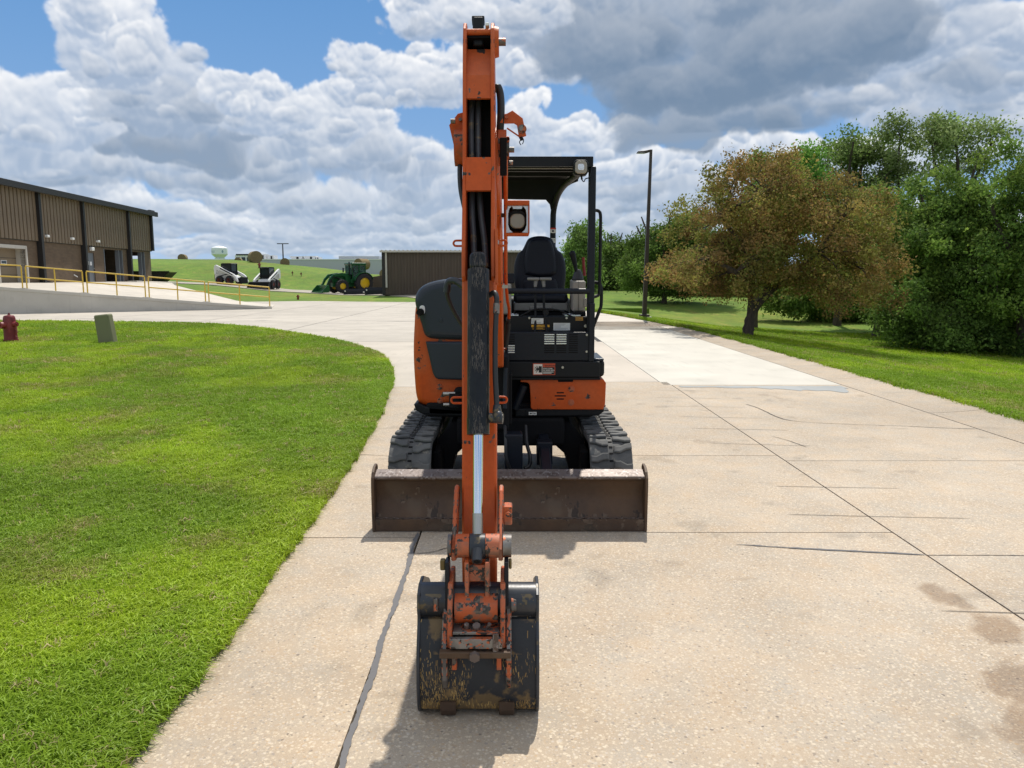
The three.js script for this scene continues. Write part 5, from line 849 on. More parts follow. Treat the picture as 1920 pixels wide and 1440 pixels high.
// ---------- shed ----------
{
  const s = thing('metal_shed', 'brown ribbed metal shed with pale roof edge behind the excavator', 'building', [-4, 0.4, -66]);
  const x0 = -10.0, x1 = 1.6, p = []; const n = 48; for (let k = 0; k < n; k++) { const x = lerp(x0, x1, k / n), d = (x1 - x0) / n; p.push([x, -60], [x + d * 0.6, -60], [x + d * 0.7, -59.96], [x + d * 0.9, -59.96]); } p.push([x1, -60], [x1, -60.15], [x0, -60.15]);
  const g = extr(shapeOf(p.map(([x, z]) => [x, -z])), 3.32); g.rotateX(-Math.PI / 2); g.translate(0, 0.34, 0);
  const brown = std({ map: T.sheetMetal, color: col(0.34, 0.33, 0.36), roughness: 0.6 });
  part('front_wall', [g], brown, s); part('side_wall', [box(x0, x0 + 0.15, 0.3, 3.5, -72, -60.15)], brown, s); part('side_wall', [box(x1 - 0.15, x1, 0.3, 3.5, -72, -60.15)], brown, s); part('rear_wall', [box(x0 + 0.15, x1 - 0.15, 0.3, 3.5, -72, -71.85)], brown, s);
  const rf = part('roof', [box(x0 - 0.12, x1 + 0.12, 3.6, 3.68, -72.2, -59.85)], M.wallGrey, s); part('eave_trim', [box(x0 - 0.14, x1 + 0.14, 3.58, 3.72, -59.84, -59.72)], std({ color: col(0.5, 0.47, 0.42), roughness: 0.5 }), rf);
  const ribs = []; for (let k = 0; k < 36; k++) ribs.push(box(lerp(x0, x1, k / 35) - 0.05, lerp(x0, x1, k / 35) + 0.05, 3.72, 3.76, -60.2, -59.74)); part('roof_ribs', ribs, M.wallGrey, rf, { kind: 'stuff' });
  part('corner_post', [box(x0 + 0.25, x0 + 0.39, 0.9, 3.6, -59.94, -59.86)], std({ color: col(0.45, 0.42, 0.38), roughness: 0.5 }), s); part('corner_trim', [box(x0 - 0.02, x0 + 0.2, 0.34, 3.6, -59.98, -59.93)], M.trim, s);
  const lw = thing('low_wall', 'low brown wall of boards running from the shed behind the tractor', 'wall', [-13, 0.4, -74]); part('board_panel', [plateZ([[-14.4, 0.2], [-11.8, 0.2], [-11.8, 1.95], [-14.4, 1.6]], -74.2, -74)], brown, lw);
}
// ---------- vehicles on the lane ----------
const tyre = (r, w, hub, mt, mr, parent, x, y, z, lugs) => {   // wheel with its axle along z
  const prof = [[hub * r, -w / 2], [r * 0.9, -w / 2], [r * 0.985, -w * 0.4], [r, -w * 0.25], [r, w * 0.25], [r * 0.985, w * 0.4], [r * 0.9, w / 2], [hub * r, w / 2]].map((p) => new THREE.Vector2(...p));
  const g = new THREE.LatheGeometry(prof, 28); g.rotateX(Math.PI / 2); g.translate(x, y, z); const gs = [g];
  if (lugs) for (let k = 0; k < lugs; k++) for (const s of [-1, 1]) { const q = new THREE.BoxGeometry(0.05, 0.06, w * 0.55); q.rotateY(s * 0.5); q.translate(0, r, s * w * 0.22); q.rotateZ((k + (s > 0 ? 0.5 : 0)) / lugs * 6.2832); q.translate(x, y, z); gs.push(q); }
  const t = part('tyre', gs, mt, parent); const rim = new THREE.LatheGeometry([[0.001, w * 0.1], [hub * r * 0.35, w * 0.12], [hub * r * 0.6, -w * 0.05], [hub * r * 0.95, w * 0.36], [hub * r * 1.04, w * 0.42], [hub * r * 1.04, -w * 0.42], [0.001, -w * 0.3]].map((p) => new THREE.Vector2(...p)), 28); rim.rotateX(Math.PI / 2); rim.scale(1, 1, 1); rim.translate(x, y, z); mr = Array.isArray(mr) ? mr[0] : mr;
  part('rim', [rim], mr, t); part('hub', [rod([x, y, z - w * 0.3], [x, y, z + w * 0.3], r * 0.13, r * 0.12, 14)], M.black, t); return t;
};
Object.assign(M, { bodyWhite: plain(0.72, 0.72, 0.70, 0.35), dgreen: std({ color: col(0.012, 0.088, 0.026), roughness: 0.32 }), rimY: plain(0.72, 0.48, 0.015, 0.4), tyreM: plain(0.022, 0.022, 0.023, 0.85), rimD: plain(0.14, 0.03, 0.02, 0.6), hay: std({ map: tex(256, 1, (u, v, o) => { const a = fbm(u * 30, v * 30, 4, 600, 30), k = 0.5 + a; o[0] = 0.21 * k; o[1] = 0.155 * k; o[2] = 0.078 * k; }), roughness: 1 }), cabGlass: new THREE.MeshPhysicalMaterial({ color: col(0.45, 0.6, 0.56), roughness: 0.05, transmission: 0.9, thickness: 0 }) });
function skidSteer(label, pos, turn, bucket) {        // forward is +x in its own axes
  const k = thing('skid_steer_loader', label, 'loader', pos, { turn, group: undefined });
  part('body', [plateZ([[-1.35, 0.35], [-1.38, 1.35], [-1.15, 1.55], [-0.6, 1.42], [0.2, 1.05], [0.95, 0.75], [1.1, 0.45], [1.0, 0.3], [-1.2, 0.3]], -0.52, 0.52, 0.03)], M.bodyWhite, k);
  part('engine_grille', [box(-1.42, -1.37, 0.4, 1.3, -0.5, 0.5, 0.02)], M.rimD, k);
  const cab = part('cab_frame', [plateZ([[-0.62, 1.35], [-0.62, 1.98], [-0.5, 2.04], [0.52, 2.04], [0.60, 1.98], [0.62, 1.93], [-0.52, 1.93], [-0.54, 1.35]], -0.46, 0.46, 0.01), box(0.48, 0.58, 0.75, 1.95, 0.37, 0.46), box(0.48, 0.58, 0.75, 1.95, -0.46, -0.37), box(-0.6, 0.55, 1.0, 1.3, -0.45, 0.45, 0.03)], M.black, k);
  part('windshield', [box(0.52, 0.535, 0.8, 1.92, -0.37, 0.37)], M.tint, cab);
  for (const z of [-0.45, 0.44]) part('side_window', [box(-0.5, 0.48, 1.3, 1.92, z, z + 0.012)], M.tint, cab);
  for (const s of [-1, 1]) {
    const a = s * 0.72; part('lift_arm', [plateZ([[-1.2, 1.45], [-1.15, 1.78], [-0.95, 1.88], [-0.6, 1.74], [1.1, 0.98], [1.35, 0.80], [1.62, 0.28], [1.5, 0.22], [1.25, 0.60], [0.95, 0.78], [-0.4, 1.30], [-0.85, 1.42], [-0.95, 0.95], [-1.15, 0.95]], a - 0.09, a + 0.09, 0.02)], M.bodyWhite, k);
    part('arm_stripe', [bar([-0.45, 1.56, a + s * 0.095], [1.0, 0.93, a + s * 0.095], 0.012, 0.10)], M.black, k);
    part('lift_cylinder', [rod([-0.85, 0.75, a], [0.35, 1.0, a], 0.045)], M.black, k);
    for (const x of [-0.62, 0.52]) tyre(0.40, 0.30, 0.52, M.tyreM, M.rimD, k, x, 0.40, s * 0.72, 12);
  }
  part('quick_coupler', [box(1.42, 1.62, 0.12, 0.62, -0.62, 0.62, 0.03)], M.black, k);
  if (bucket) part('bucket', [plateZ([[1.6, 0.04], [2.35, 0.02], [2.36, 0.06], [1.75, 0.10], [1.68, 0.2], [1.66, 0.62], [1.58, 0.66], [1.56, 0.1]], -1.0, 1.0, 0.006), plateZ([[1.6, 0.04], [2.3, 0.02], [2.2, 0.2], [1.75, 0.62], [1.6, 0.64]], 0.98, 1.02), plateZ([[1.6, 0.04], [2.3, 0.02], [2.2, 0.2], [1.75, 0.62], [1.6, 0.64]], -1.02, -0.98)], M.black, k);
  else part('fork_frame', [box(1.6, 1.7, 0.1, 0.7, -0.55, 0.55, 0.01), box(1.7, 2.1, 0.08, 0.14, -0.4, -0.28), box(1.7, 2.1, 0.08, 0.14, 0.28, 0.4)], M.black, k);
  part('headlamp', [box(0.52, 0.6, 1.94, 2.02, -0.42, -0.3, 0.01)], M.lens, k); part('headlamp', [box(0.52, 0.6, 1.94, 2.02, 0.3, 0.42, 0.01)], M.lens, k);
  return k;
}
skidSteer('white skid steer loader without bucket, seen from its side on the lane', [-27.6, hillY(-27.6, -76) + 0.08, -76], -0.35, false);
skidSteer('white skid steer loader with wide black bucket lowered, facing the viewer', [-23.3, hillY(-23.3, -74) + 0.08, -74], -1.70, true);
{ // tractor, forward is +x in its own axes
  const k = thing('tractor', 'green tractor with yellow wheels and a green front loader', 'tractor', [-14.5, 0.33, -70.5], { turn: -2.45 }); k.scale.setScalar(0.93);
  part('hood', [plateZ(smoothed([[0.35, 1.15], [0.35, 1.75], [0.8, 1.82], [1.6, 1.72], [2.15, 1.55], [2.28, 1.30], [2.26, 1.0]], 24).concat([[0.4, 0.95]]), -0.36, 0.36, 0.05, 3)], M.dgreen, k);
  part('grille', [box(2.22, 2.32, 0.95, 1.42, -0.3, 0.3, 0.03)], M.black, k); for (const z of [-0.18, 0.18]) part('headlamp', [box(2.2, 2.3, 1.44, 1.54, z - 0.08, z + 0.08, 0.02)], M.lens, k);
  part('chassis', [box(-1.0, 2.2, 0.55, 1.05, -0.28, 0.28, 0.05), box(-0.9, 0.4, 0.9, 1.3, -0.6, 0.6, 0.05)], M.dgreen, k);
  const cab = part('cab', [box(-1.15, 0.42, 2.62, 2.86, -0.82, 0.82, 0.08), ...[[-1.05, -0.72], [-1.05, 0.72], [0.30, -0.68], [0.30, 0.68], [-0.35, -0.76], [-0.35, 0.76]].map(([x, z]) => box(x - 0.05, x + 0.05, 1.2, 2.64, z - 0.04, z + 0.04))], M.dgreen, k);
  part('windshield', [box(0.31, 0.33, 1.75, 2.6, -0.62, 0.62)], M.cabGlass, cab); part('rear_window', [box(-1.06, -1.04, 1.6, 2.6, -0.66, 0.66)], M.cabGlass, cab); for (const z of [-0.74, 0.73]) part('side_window', [box(-1.0, 0.28, 1.5, 2.6, z, z + 0.012)], M.cabGlass, cab);
  part('driver_seat', [box(-0.75, -0.3, 1.35, 1.5, -0.25, 0.25, 0.04), box(-0.8, -0.68, 1.45, 2.15, -0.24, 0.24, 0.05)], M.black, cab); part('steering_column', [rod([0.1, 1.3, 0], [-0.05, 1.8, 0], 0.04), rod([-0.06, 1.78, 0], [-0.03, 1.82, 0], 0.2, 0.2, 18)], M.black, cab);
  for (const z of [-0.5, -0.2, 0.2, 0.5]) part('roof_lamp', [box(0.4, 0.46, 2.66, 2.76, z - 0.08, z + 0.08, 0.02)], M.lens, cab);
  part('exhaust_stack', [rod([0.55, 1.7, -0.48], [0.55, 2.95, -0.48], 0.08, 0.06, 14)], M.black, k);
  for (const s of [-1, 1]) { tyre(0.92, 0.52, 0.56, M.tyreM, M.rimY, k, -0.75, 0.92, s * 0.92, 20); tyre(0.62, 0.42, 0.52, M.tyreM, M.rimY, k, 1.55, 0.62, s * 0.86, 16);
    part('fender', [(() => { const a = []; for (let i = 0; i <= 16; i++) { const t = lerp(0.25, 2.75, i / 16); a.push([-0.75 + 1.06 * Math.cos(t), 0.92 + 1.06 * Math.sin(t)]); } const b = a.map(([x, y]) => [x * 0.97 - 0.02, y * 0.955]).reverse(); return plateZ([...a, ...b], s > 0 ? 0.58 : -1.14, s > 0 ? 1.14 : -0.58, 0.01); })()], M.dgreen, k);
    part('loader_arm', [plateZ([[0.75, 1.0], [0.75, 1.62], [0.95, 1.85], [1.4, 1.9], [2.3, 1.75], [2.75, 1.3], [3.15, 0.45], [3.0, 0.38], [2.55, 1.15], [2.15, 1.5], [1.3, 1.62], [1.05, 1.5], [0.95, 1.0]], s * 0.52 - 0.06, s * 0.52 + 0.06, 0.015)], M.dgreen, k); part('loader_cylinder', [rod([0.9, 1.1, s * 0.52], [2.2, 1.5, s * 0.52], 0.05), rod([2.2, 1.6, s * 0.62], [3.0, 0.75, s * 0.62], 0.04)], M.black, k);
    part('mirror', [bar([0.32, 2.3, s * 0.7], [0.4, 2.3, s * 1.05], 0.03), box(0.38, 0.43, 1.95, 2.4, s * 1.05 - 0.12, s * 1.05 + 0.12, 0.02)], M.black, k); }
  part('loader_bucket', [plateZ([[3.0, 0.06], [3.85, 0.02], [3.86, 0.07], [3.15, 0.12], [3.08, 0.3], [3.12, 0.72], [3.02, 0.74], [2.98, 0.2]], -1.12, 1.12, 0.006), plateZ([[3.0, 0.06], [3.8, 0.02], [3.7, 0.2], [3.2, 0.72], [3.02, 0.73]], 1.1, 1.14), plateZ([[3.0, 0.06], [3.8, 0.02], [3.7, 0.2], [3.2, 0.72], [3.02, 0.73]], -1.14, -1.1)], M.dgreen, k);
}
const attach = (label, x0, x1, z, h) => { const y = hillY((x0 + x1) / 2, z), t = thing('bucket_attachment', label, 'loader bucket', [(x0 + x1) / 2, y, z]); part('shell', [plateX([[-z, y + 0.02], [-z, y + h * 0.6], [-z + 0.1, y + h], [-z + 0.16, y + h], [-z + 0.08, y + 0.5 * h], [-z + 0.12, y + 0.1], [-z + 0.7, y + 0.06], [-z + 0.7, y + 0.02]], x0, x1, 0.006)], M.navy, t); for (const x of [x0, x1 - 0.03]) part('side_plate', [plateX([[-z - 0.003, y + 0.02], [-z - 0.003, y + h * 0.7], [-z + 0.12, y + h], [-z + 0.7, y + 0.1], [-z + 0.7, y + 0.02]], x, x + 0.03)], M.navy, t); parts('tag', [box(x0 + 0.1, x0 + 0.2, y + h * 0.55, y + h * 0.75, z + 0.004, z + 0.02), box(x1 - 0.32, x1 - 0.2, y + h * 0.4, y + h * 0.6, z + 0.004, z + 0.02)], M.white, t); };
attach('dark blue loader bucket lying on the lane before the tractor wheels', -14.4, -12.4, -66.2, 0.52);
attach('dark loader bucket lying on the lane against the shed corner', -12.0, -9.9, -63.2, 0.62);
{ const t = thing('timber_block', 'small yellow block lying between the two loader buckets', 'block', [-12.25, hillY(-12.2, -66) + 0.02, -65.6]); part('block', [box(-12.45, -12.0, hillY(-12.2, -66) + 0.02, hillY(-12.2, -66) + 0.22, -65.8, -65.5, 0.03)], M.yellow, t, { name: 'face' }); }
{ // dark container behind the warehouse
  const t = thing('scrap_bin', 'black open steel bin beside the warehouse corner', 'bin', [-31.5, 1.25, -69]); part('tub', [plateZ([[-33.4, 1.2], [-31.2, 1.2], [-30.2, 2.15], [-33.4, 2.2]], -70.2, -68.4, 0.02)], M.trim, t); part('rim', [box(-33.4, -30.15, 2.15, 2.24, -68.45, -68.33)], M.trim, t); part('interior', [box(-33.2, -30.5, 2.2, 2.21, -70, -68.6)], M.dark, t); }
// ---------- hay bales, tower, far plant ----------
const bale = (label, x, y, z, r, turn, L = 1.5) => { const t = thing('hay_bale', label, 'hay bale', [x, y, z], { turn, group: undefined }); part('straw_roll', [crease(new THREE.CylinderGeometry(r, r, L, 40, 3).rotateX(Math.PI / 2).translate(0, r - 0.05, 0), 0.6)], M.hay, t); const sp = []; for (let i = 0; i <= 90; i++) { const a = i / 90 * 26, q = r * 0.97 * i / 90; sp.push([Math.cos(a) * q, r - 0.05 + Math.sin(a) * q, L / 2 + 0.004]); } part('spiral_layer', [pipe(sp, 0.022, 180, 5)], M.brick, t); };
bale('largest round hay bale on the hill crest, left of the small one', -34.6, 3.66, -105, 0.81, 0.5, 1.9); bale('small dark round hay bale just right of the largest bale', -31.2, 3.15, -107, 0.62, 0.3); bale('round hay bale on the hill showing above the tractor cab', -20.4, 2.82, -106, 0.74, -0.5, 1.7); bale('low round hay bale half hidden at the shed wall', -17.0, 1.55, -104, 0.68, 0.1); bale('tiny round hay bale on the crest below the small white building', -38.6, 3.55, -110, 0.5, 0.2); bale('tiny round hay bale on the crest near the water tower', -47.3, 4.0, -112, 0.55, 0.2);
{ const t = thing('water_tower', 'white water tower with blue lettering on the horizon', 'water tower', [-281, 0, -750]), wt = plain(0.72, 0.76, 0.78, 0.5);
  part('tank', [crease(new THREE.LatheGeometry([[3.6, 20], [4.2, 21.4], [7.0, 24.0], [7.4, 24.4], [7.4, 29.6], [7.2, 30.4], [6.2, 31.2], [3.0, 32.2], [0.5, 32.6], [0.3, 33.2], [0.01, 33.2]].map((p) => new THREE.Vector2(...p)), 40).translate(-281, 0, -750), 0.5)], wt, t);
  const pd = []; for (let k = 0; k < 16; k++) { const a = k / 16 * 6.2832; pd.push(rod([-281 + Math.cos(a) * 4.0, 0, -750 + Math.sin(a) * 4.0], [-281 + Math.cos(a) * 4.0, 21, -750 + Math.sin(a) * 4.0], 0.75, 0.75, 6)); } part('pedestal', [rod([-281, 0, -750], [-281, 21, -750], 4.3, 4.1, 40)], wt, t); part('flutes', pd, wt, t, { kind: 'stuff' });
  const m = signMat(1024, 128, (x, w, h) => { x.fillStyle = '#dfe6ea'; x.fillRect(0, 0, w, h); x.fillStyle = '#5f7f9f'; x.font = 'bold 92px sans-serif'; x.fillText('YVILLE', 60, 100); x.beginPath(); x.arc(760, 64, 46, 0, 7); x.fill(); x.fillStyle = '#dfe6ea'; x.font = 'bold 60px serif'; x.fillText('G', 738, 86); x.fillStyle = '#5f7f9f'; });
  const band = new THREE.CylinderGeometry(7.43, 7.43, 3.6, 48, 1, true, -1.2, 2.6); band.translate(-281, 27, -750); part('lettering', one(band), m, t, { raw: true }); }
{ const t = thing('factory', 'long low white factory with rooftop units along the horizon', 'building', [-75, 3, -250]), fw = plain(0.42, 0.44, 0.46, 0.6);
  part('wall', [box(-150, -22, 0, 7.5, -330, -250)], fw, t); part('upper_block', [box(-56, -43, 7.5, 8.7, -300, -252)], fw, t); part('parapet', [box(-150, -22, 7.5, 7.75, -250.4, -249.9)], M.white, t);
  const unit = (x, w, h, louvre) => { const u = part('rooftop_unit', [louvre ? plateZ([[x, 7.6], [x + w, 7.6], [x + w + 0.5, 7.6 + h], [x - 1.2, 7.6 + h]], -262, -258) : box(x, x + w, 7.6, 7.6 + h, -262, -258)], M.bodyWhite, t); part('fan_grille', [box(x + w * 0.45, x + w * 0.7, 7.9, 7.6 + h * 0.8, -258.1, -257.9)], M.trim, u); };
  for (const [x, w, h, l] of [[-83.7, 2.2, 2.0, 0], [-80.8, 2.1, 1.6, 0], [-72.6, 2.8, 1.3, 1], [-68.0, 2.6, 1.35, 1], [-64.9, 1.1, 1.0, 0]]) unit(x, w, h, l);
}
{ const t = thing('white_building', 'small white building with dark windows left of the largest hay bale', 'building', [-66, 4, -190]); part('wall', [box(-67.5, -62.5, 2, 7.2, -194, -190)], M.white, t); const rf = part('roof', [box(-67.2, -62.4, 7.2, 7.5, -194, -189.8)], M.trim, t); for (let k = 0; k < 4; k++) part('window', [box(-67.2 + k * 1.3, -66.3 + k * 1.3, 5.5, 6.7, -190.0, -189.9)], M.tint, t); }
const lampPost = (name, label, x, y, z, h, w) => {
  const t = thing(name, label, 'street lamp', [x, y, z]), bz = std({ color: col(0.045, 0.034, 0.027), roughness: 0.45, metalness: 0.3 });
  const g = new THREE.CylinderGeometry(w * 0.5, w * 0.82, h, 4, 1); g.rotateY(Math.PI / 4); g.translate(x, y + h / 2, z); part('pole', [crease(g, 0.4)], bz, t); return [t, bz];
};
{ const [t, bz] = lampPost('street_lamp', 'tall bronze street lamp with flat head beside the road, left of the brown tree', 5.38, 0.02, -31.4, 6.62, 0.145);
  t.rotation.z = -0.017;
  part('base_plate', [box(5.38 - 0.19, 5.38 + 0.19, 0.06, 0.15, -31.59, -31.21, 0.02)], bz, t); part('footing', [rod([5.38, -0.3, -31.4], [5.38, 0.06, -31.4], 0.3, 0.3, 28)], M.wallGrey, t);
  const hd = part('lamp_head', [plateZ([[4.82, 6.50], [4.86, 6.56], [5.10, 6.58], [5.32, 6.63], [5.32, 6.55], [5.15, 6.50]], -31.53, -31.27, 0.01)], bz, t); part('lens', [box(4.86, 5.14, 6.488, 6.5, -31.5, -31.3)], M.silver, hd); }
{ const [t, bz] = lampPost('light_pole', 'thin distant light pole standing on the horizon above the hill', -58.7, 2.5, -200, 7.9, 0.3); part('cross_head', [box(-60.1, -57.2, 10.3, 10.5, -200.2, -199.8)], bz, t); }
// ---------- hydrants and pedestal ----------
const wornTexRed = wornTex(256, 0.6, [0.15, 0.010, 0.012], { s: 700, f: 8, at: 0.66, chips: [[0.10, 0.01, 0.01], [0.28, 0.07, 0.06]], faded: [0.25, 0.03, 0.03] });
function hydrant(label, x, y, z, sc, turn) {
  const t = thing('fire_hydrant', label, 'fire hydrant', [x, y, z], { turn }); t.scale.setScalar(sc);
  const red = std({ map: wornTexRed, roughness: 0.5 });
  part('barrel', [crease(new THREE.LatheGeometry([[0.001, -0.1], [0.155, -0.1], [0.155, 0.0], [0.15, 0.02], [0.145, 0.3], [0.148, 0.4], [0.135, 0.62], [0.122, 0.665], [0.10, 0.69], [0.04, 0.70], [0.001, 0.70]].map((p) => new THREE.Vector2(...p)), 28), 0.5)], red, t);
  part('operating_nut', [rod([0, 0.69, 0], [0, 0.715, 0], 0.035, 0.03, 10), rod([0, 0.715, 0], [0, 0.755, 0], 0.024, 0.02, 5)], red, t);
  const noz = (a, r, len, h) => { const d = [Math.sin(a), Math.cos(a)]; const p = (q) => [d[0] * q, h, d[1] * q]; const n = part('nozzle', [rod(p(0.1), p(0.1 + len * 0.55), r * 0.86, r * 0.86, 20)], red, t); part('nozzle_cap', [rod(p(0.1 + len * 0.5), p(0.1 + len), r, r * 0.93, 20)], red, n); part('cap_nut', [rod(p(0.1 + len), p(0.13 + len), 0.022, 0.02, 5)], red, n); };
  noz(0, 0.085, 0.15, 0.46); noz(Math.PI / 2, 0.062, 0.14, 0.48); noz(-Math.PI / 2, 0.062, 0.14, 0.48);
  part('breakaway_flange', [rod([0, 0.07, 0], [0, 0.10, 0], 0.172, 0.172, 24)], red, t);
  const cw = []; for (let i = 0; i < 12; i++) cw.push([0.2 + 0.03 * Math.cos(i * 1.1), 0.44 - i * 0.028, 0.03 * Math.sin(i)]); part('chain', [pipe(cw, 0.006, 40, 5)], red, t);
  return t;
}

hydrant('dark red fire hydrant on the near lawn at the left edge of the photo', -12.45, 0.0, -19.1, 1.0, -0.35);
hydrant('small red fire hydrant high on the grass hill between the loaders', -30.5, hillY(-30.5, -94), -94, 0.85, 0.2);
hydrant('small dark red fire hydrant on the grass strip past the lower end of the railing', -15.7, hillY(-15.7, -56.8), -56.8, 0.5, 0.4);
for (const [x, z, l] of [[-25.4, -90, 'left'], [-24.4, -90, 'right']]) { const t = thing('marker_flag', 'tiny orange marker stake on the grass hill, ' + l + ' of the pair', 'marker', [x, hillY(x, z), z], { group: 'orange stakes on the hill' }); part('stake', [box(x - 0.03, x + 0.03, hillY(x, z), hillY(x, z) + 0.5, z - 0.03, z + 0.03)], M.rimD, t); part('flag', [box(x - 0.12, x + 0.1, hillY(x, z) + 0.22, hillY(x, z) + 0.36, z + 0.03, z + 0.05)], M.rimD, t); }
{ const t = thing('utility_pedestal', 'leaning olive green utility pedestal on the near lawn', 'utility box', [-9.85, 0, -18.75]); t.rotation.z = 0.11; t.rotation.y = 0.1; origin.set(t, [0, 0, 0]); const ol = std({ color: col(0.17, 0.172, 0.09), roughness: 0.7, bumpMap: T.fine, bumpScale: 0.001 });
  part('cover', [(() => { const g = new RoundedBoxGeometry(0.36, 0.76, 0.3, 4, 0.045); const p = g.attributes.position; for (let i = 0; i < p.count; i++) { const k = 1 - 0.06 * (p.getY(i) + 0.38); p.setX(i, p.getX(i) * k); p.setZ(i, p.getZ(i) * k); } return g.translate(0, 0.36, 0); })()], ol, t); part('base', [box(-0.19, 0.19, -0.1, 0.05, -0.16, 0.16, 0.01)], M.dark, t); part('seam', [box(-0.17, 0.17, 0.665, 0.672, -0.143, 0.145)], ol, t); part('lock', [box(0.08, 0.11, 0.08, 0.12, 0.145, 0.162)], ol, t); }

// ---------- trees: tapered trunk and limbs, crowns of many small leaf sprays ----------
function leafSpray(n, size, spread, rr, droop = 0.2) {
  const P = [], I = [];
  for (let k = 0; k < n; k++) {
    const c = new THREE.Vector3(rr() - 0.5, rr() - 0.5, rr() - 0.5).multiplyScalar(spread * 2), d = new THREE.Vector3(rr() - 0.5, (rr() - 0.5) * 0.8 - droop, rr() - 0.5).normalize(), s = new THREE.Vector3(rr() - 0.5, rr() - 0.5, rr() - 0.5).cross(d).normalize(), l = size * (0.7 + 0.6 * rr()), w = l * 0.30, nrm = d.clone().cross(s).multiplyScalar(l * 0.1), b = P.length / 3;
    for (const [a, t, q] of [[0, 0, 0], [0.45, 1, 1], [1, 0, 0], [0.45, -1, 1]]) P.push(c.x + d.x * l * a + s.x * w * t + nrm.x * q, c.y + d.y * l * a + s.y * w * t + nrm.y * q, c.z + d.z * l * a + s.z * w * t + nrm.z * q);
    I.push(b, b + 1, b + 2, b, b + 2, b + 3);
  }
  const g = new THREE.BufferGeometry(); g.setAttribute('position', new THREE.Float32BufferAttribute(P, 3)); g.setIndex(I); g.computeVertexNormals(); return g;
}
const leafMat = new THREE.MeshPhysicalMaterial({ color: col(1, 1, 1), vertexColors: true, roughness: 0.85, transmission: 0.45, thickness: 0, specularIntensity: 0.2 });
T.bark = tex(256, 0.7, (u, v, o) => { const a = fbm(u * 24, v * 5, 4, 800, 5), k = 0.4 + 1.1 * a; o[0] = 0.075 * k; o[1] = 0.058 * k; o[2] = 0.045 * k; });
const bark = std({ map: T.bark, roughness: 1, bumpMap: T.pit, bumpScale: 0.02 });
function limb(pts, r0, r1, seg = 7) {               // tapered, slightly knotted tube
  const c = new THREE.CatmullRomCurve3(pts.map((p) => new THREE.Vector3(...p))), n = Math.max(4, pts.length * 4), g = new THREE.TubeGeometry(c, n, 1, seg), p = g.attributes.position, nn = g.attributes.normal, W = seg + 1;
  for (let i = 0; i <= n; i++) { const q = c.getPointAt(i / n), r = lerp(r0, r1, Math.pow(i / n, 0.8)) * (1 + 0.12 * Math.sin(i * 1.9)); for (let j = 0; j < W; j++) { const k = i * W + j; p.setXYZ(k, q.x + nn.getX(k) * r, q.y + nn.getY(k) * r, q.z + nn.getZ(k) * r); } }
  return g;
}
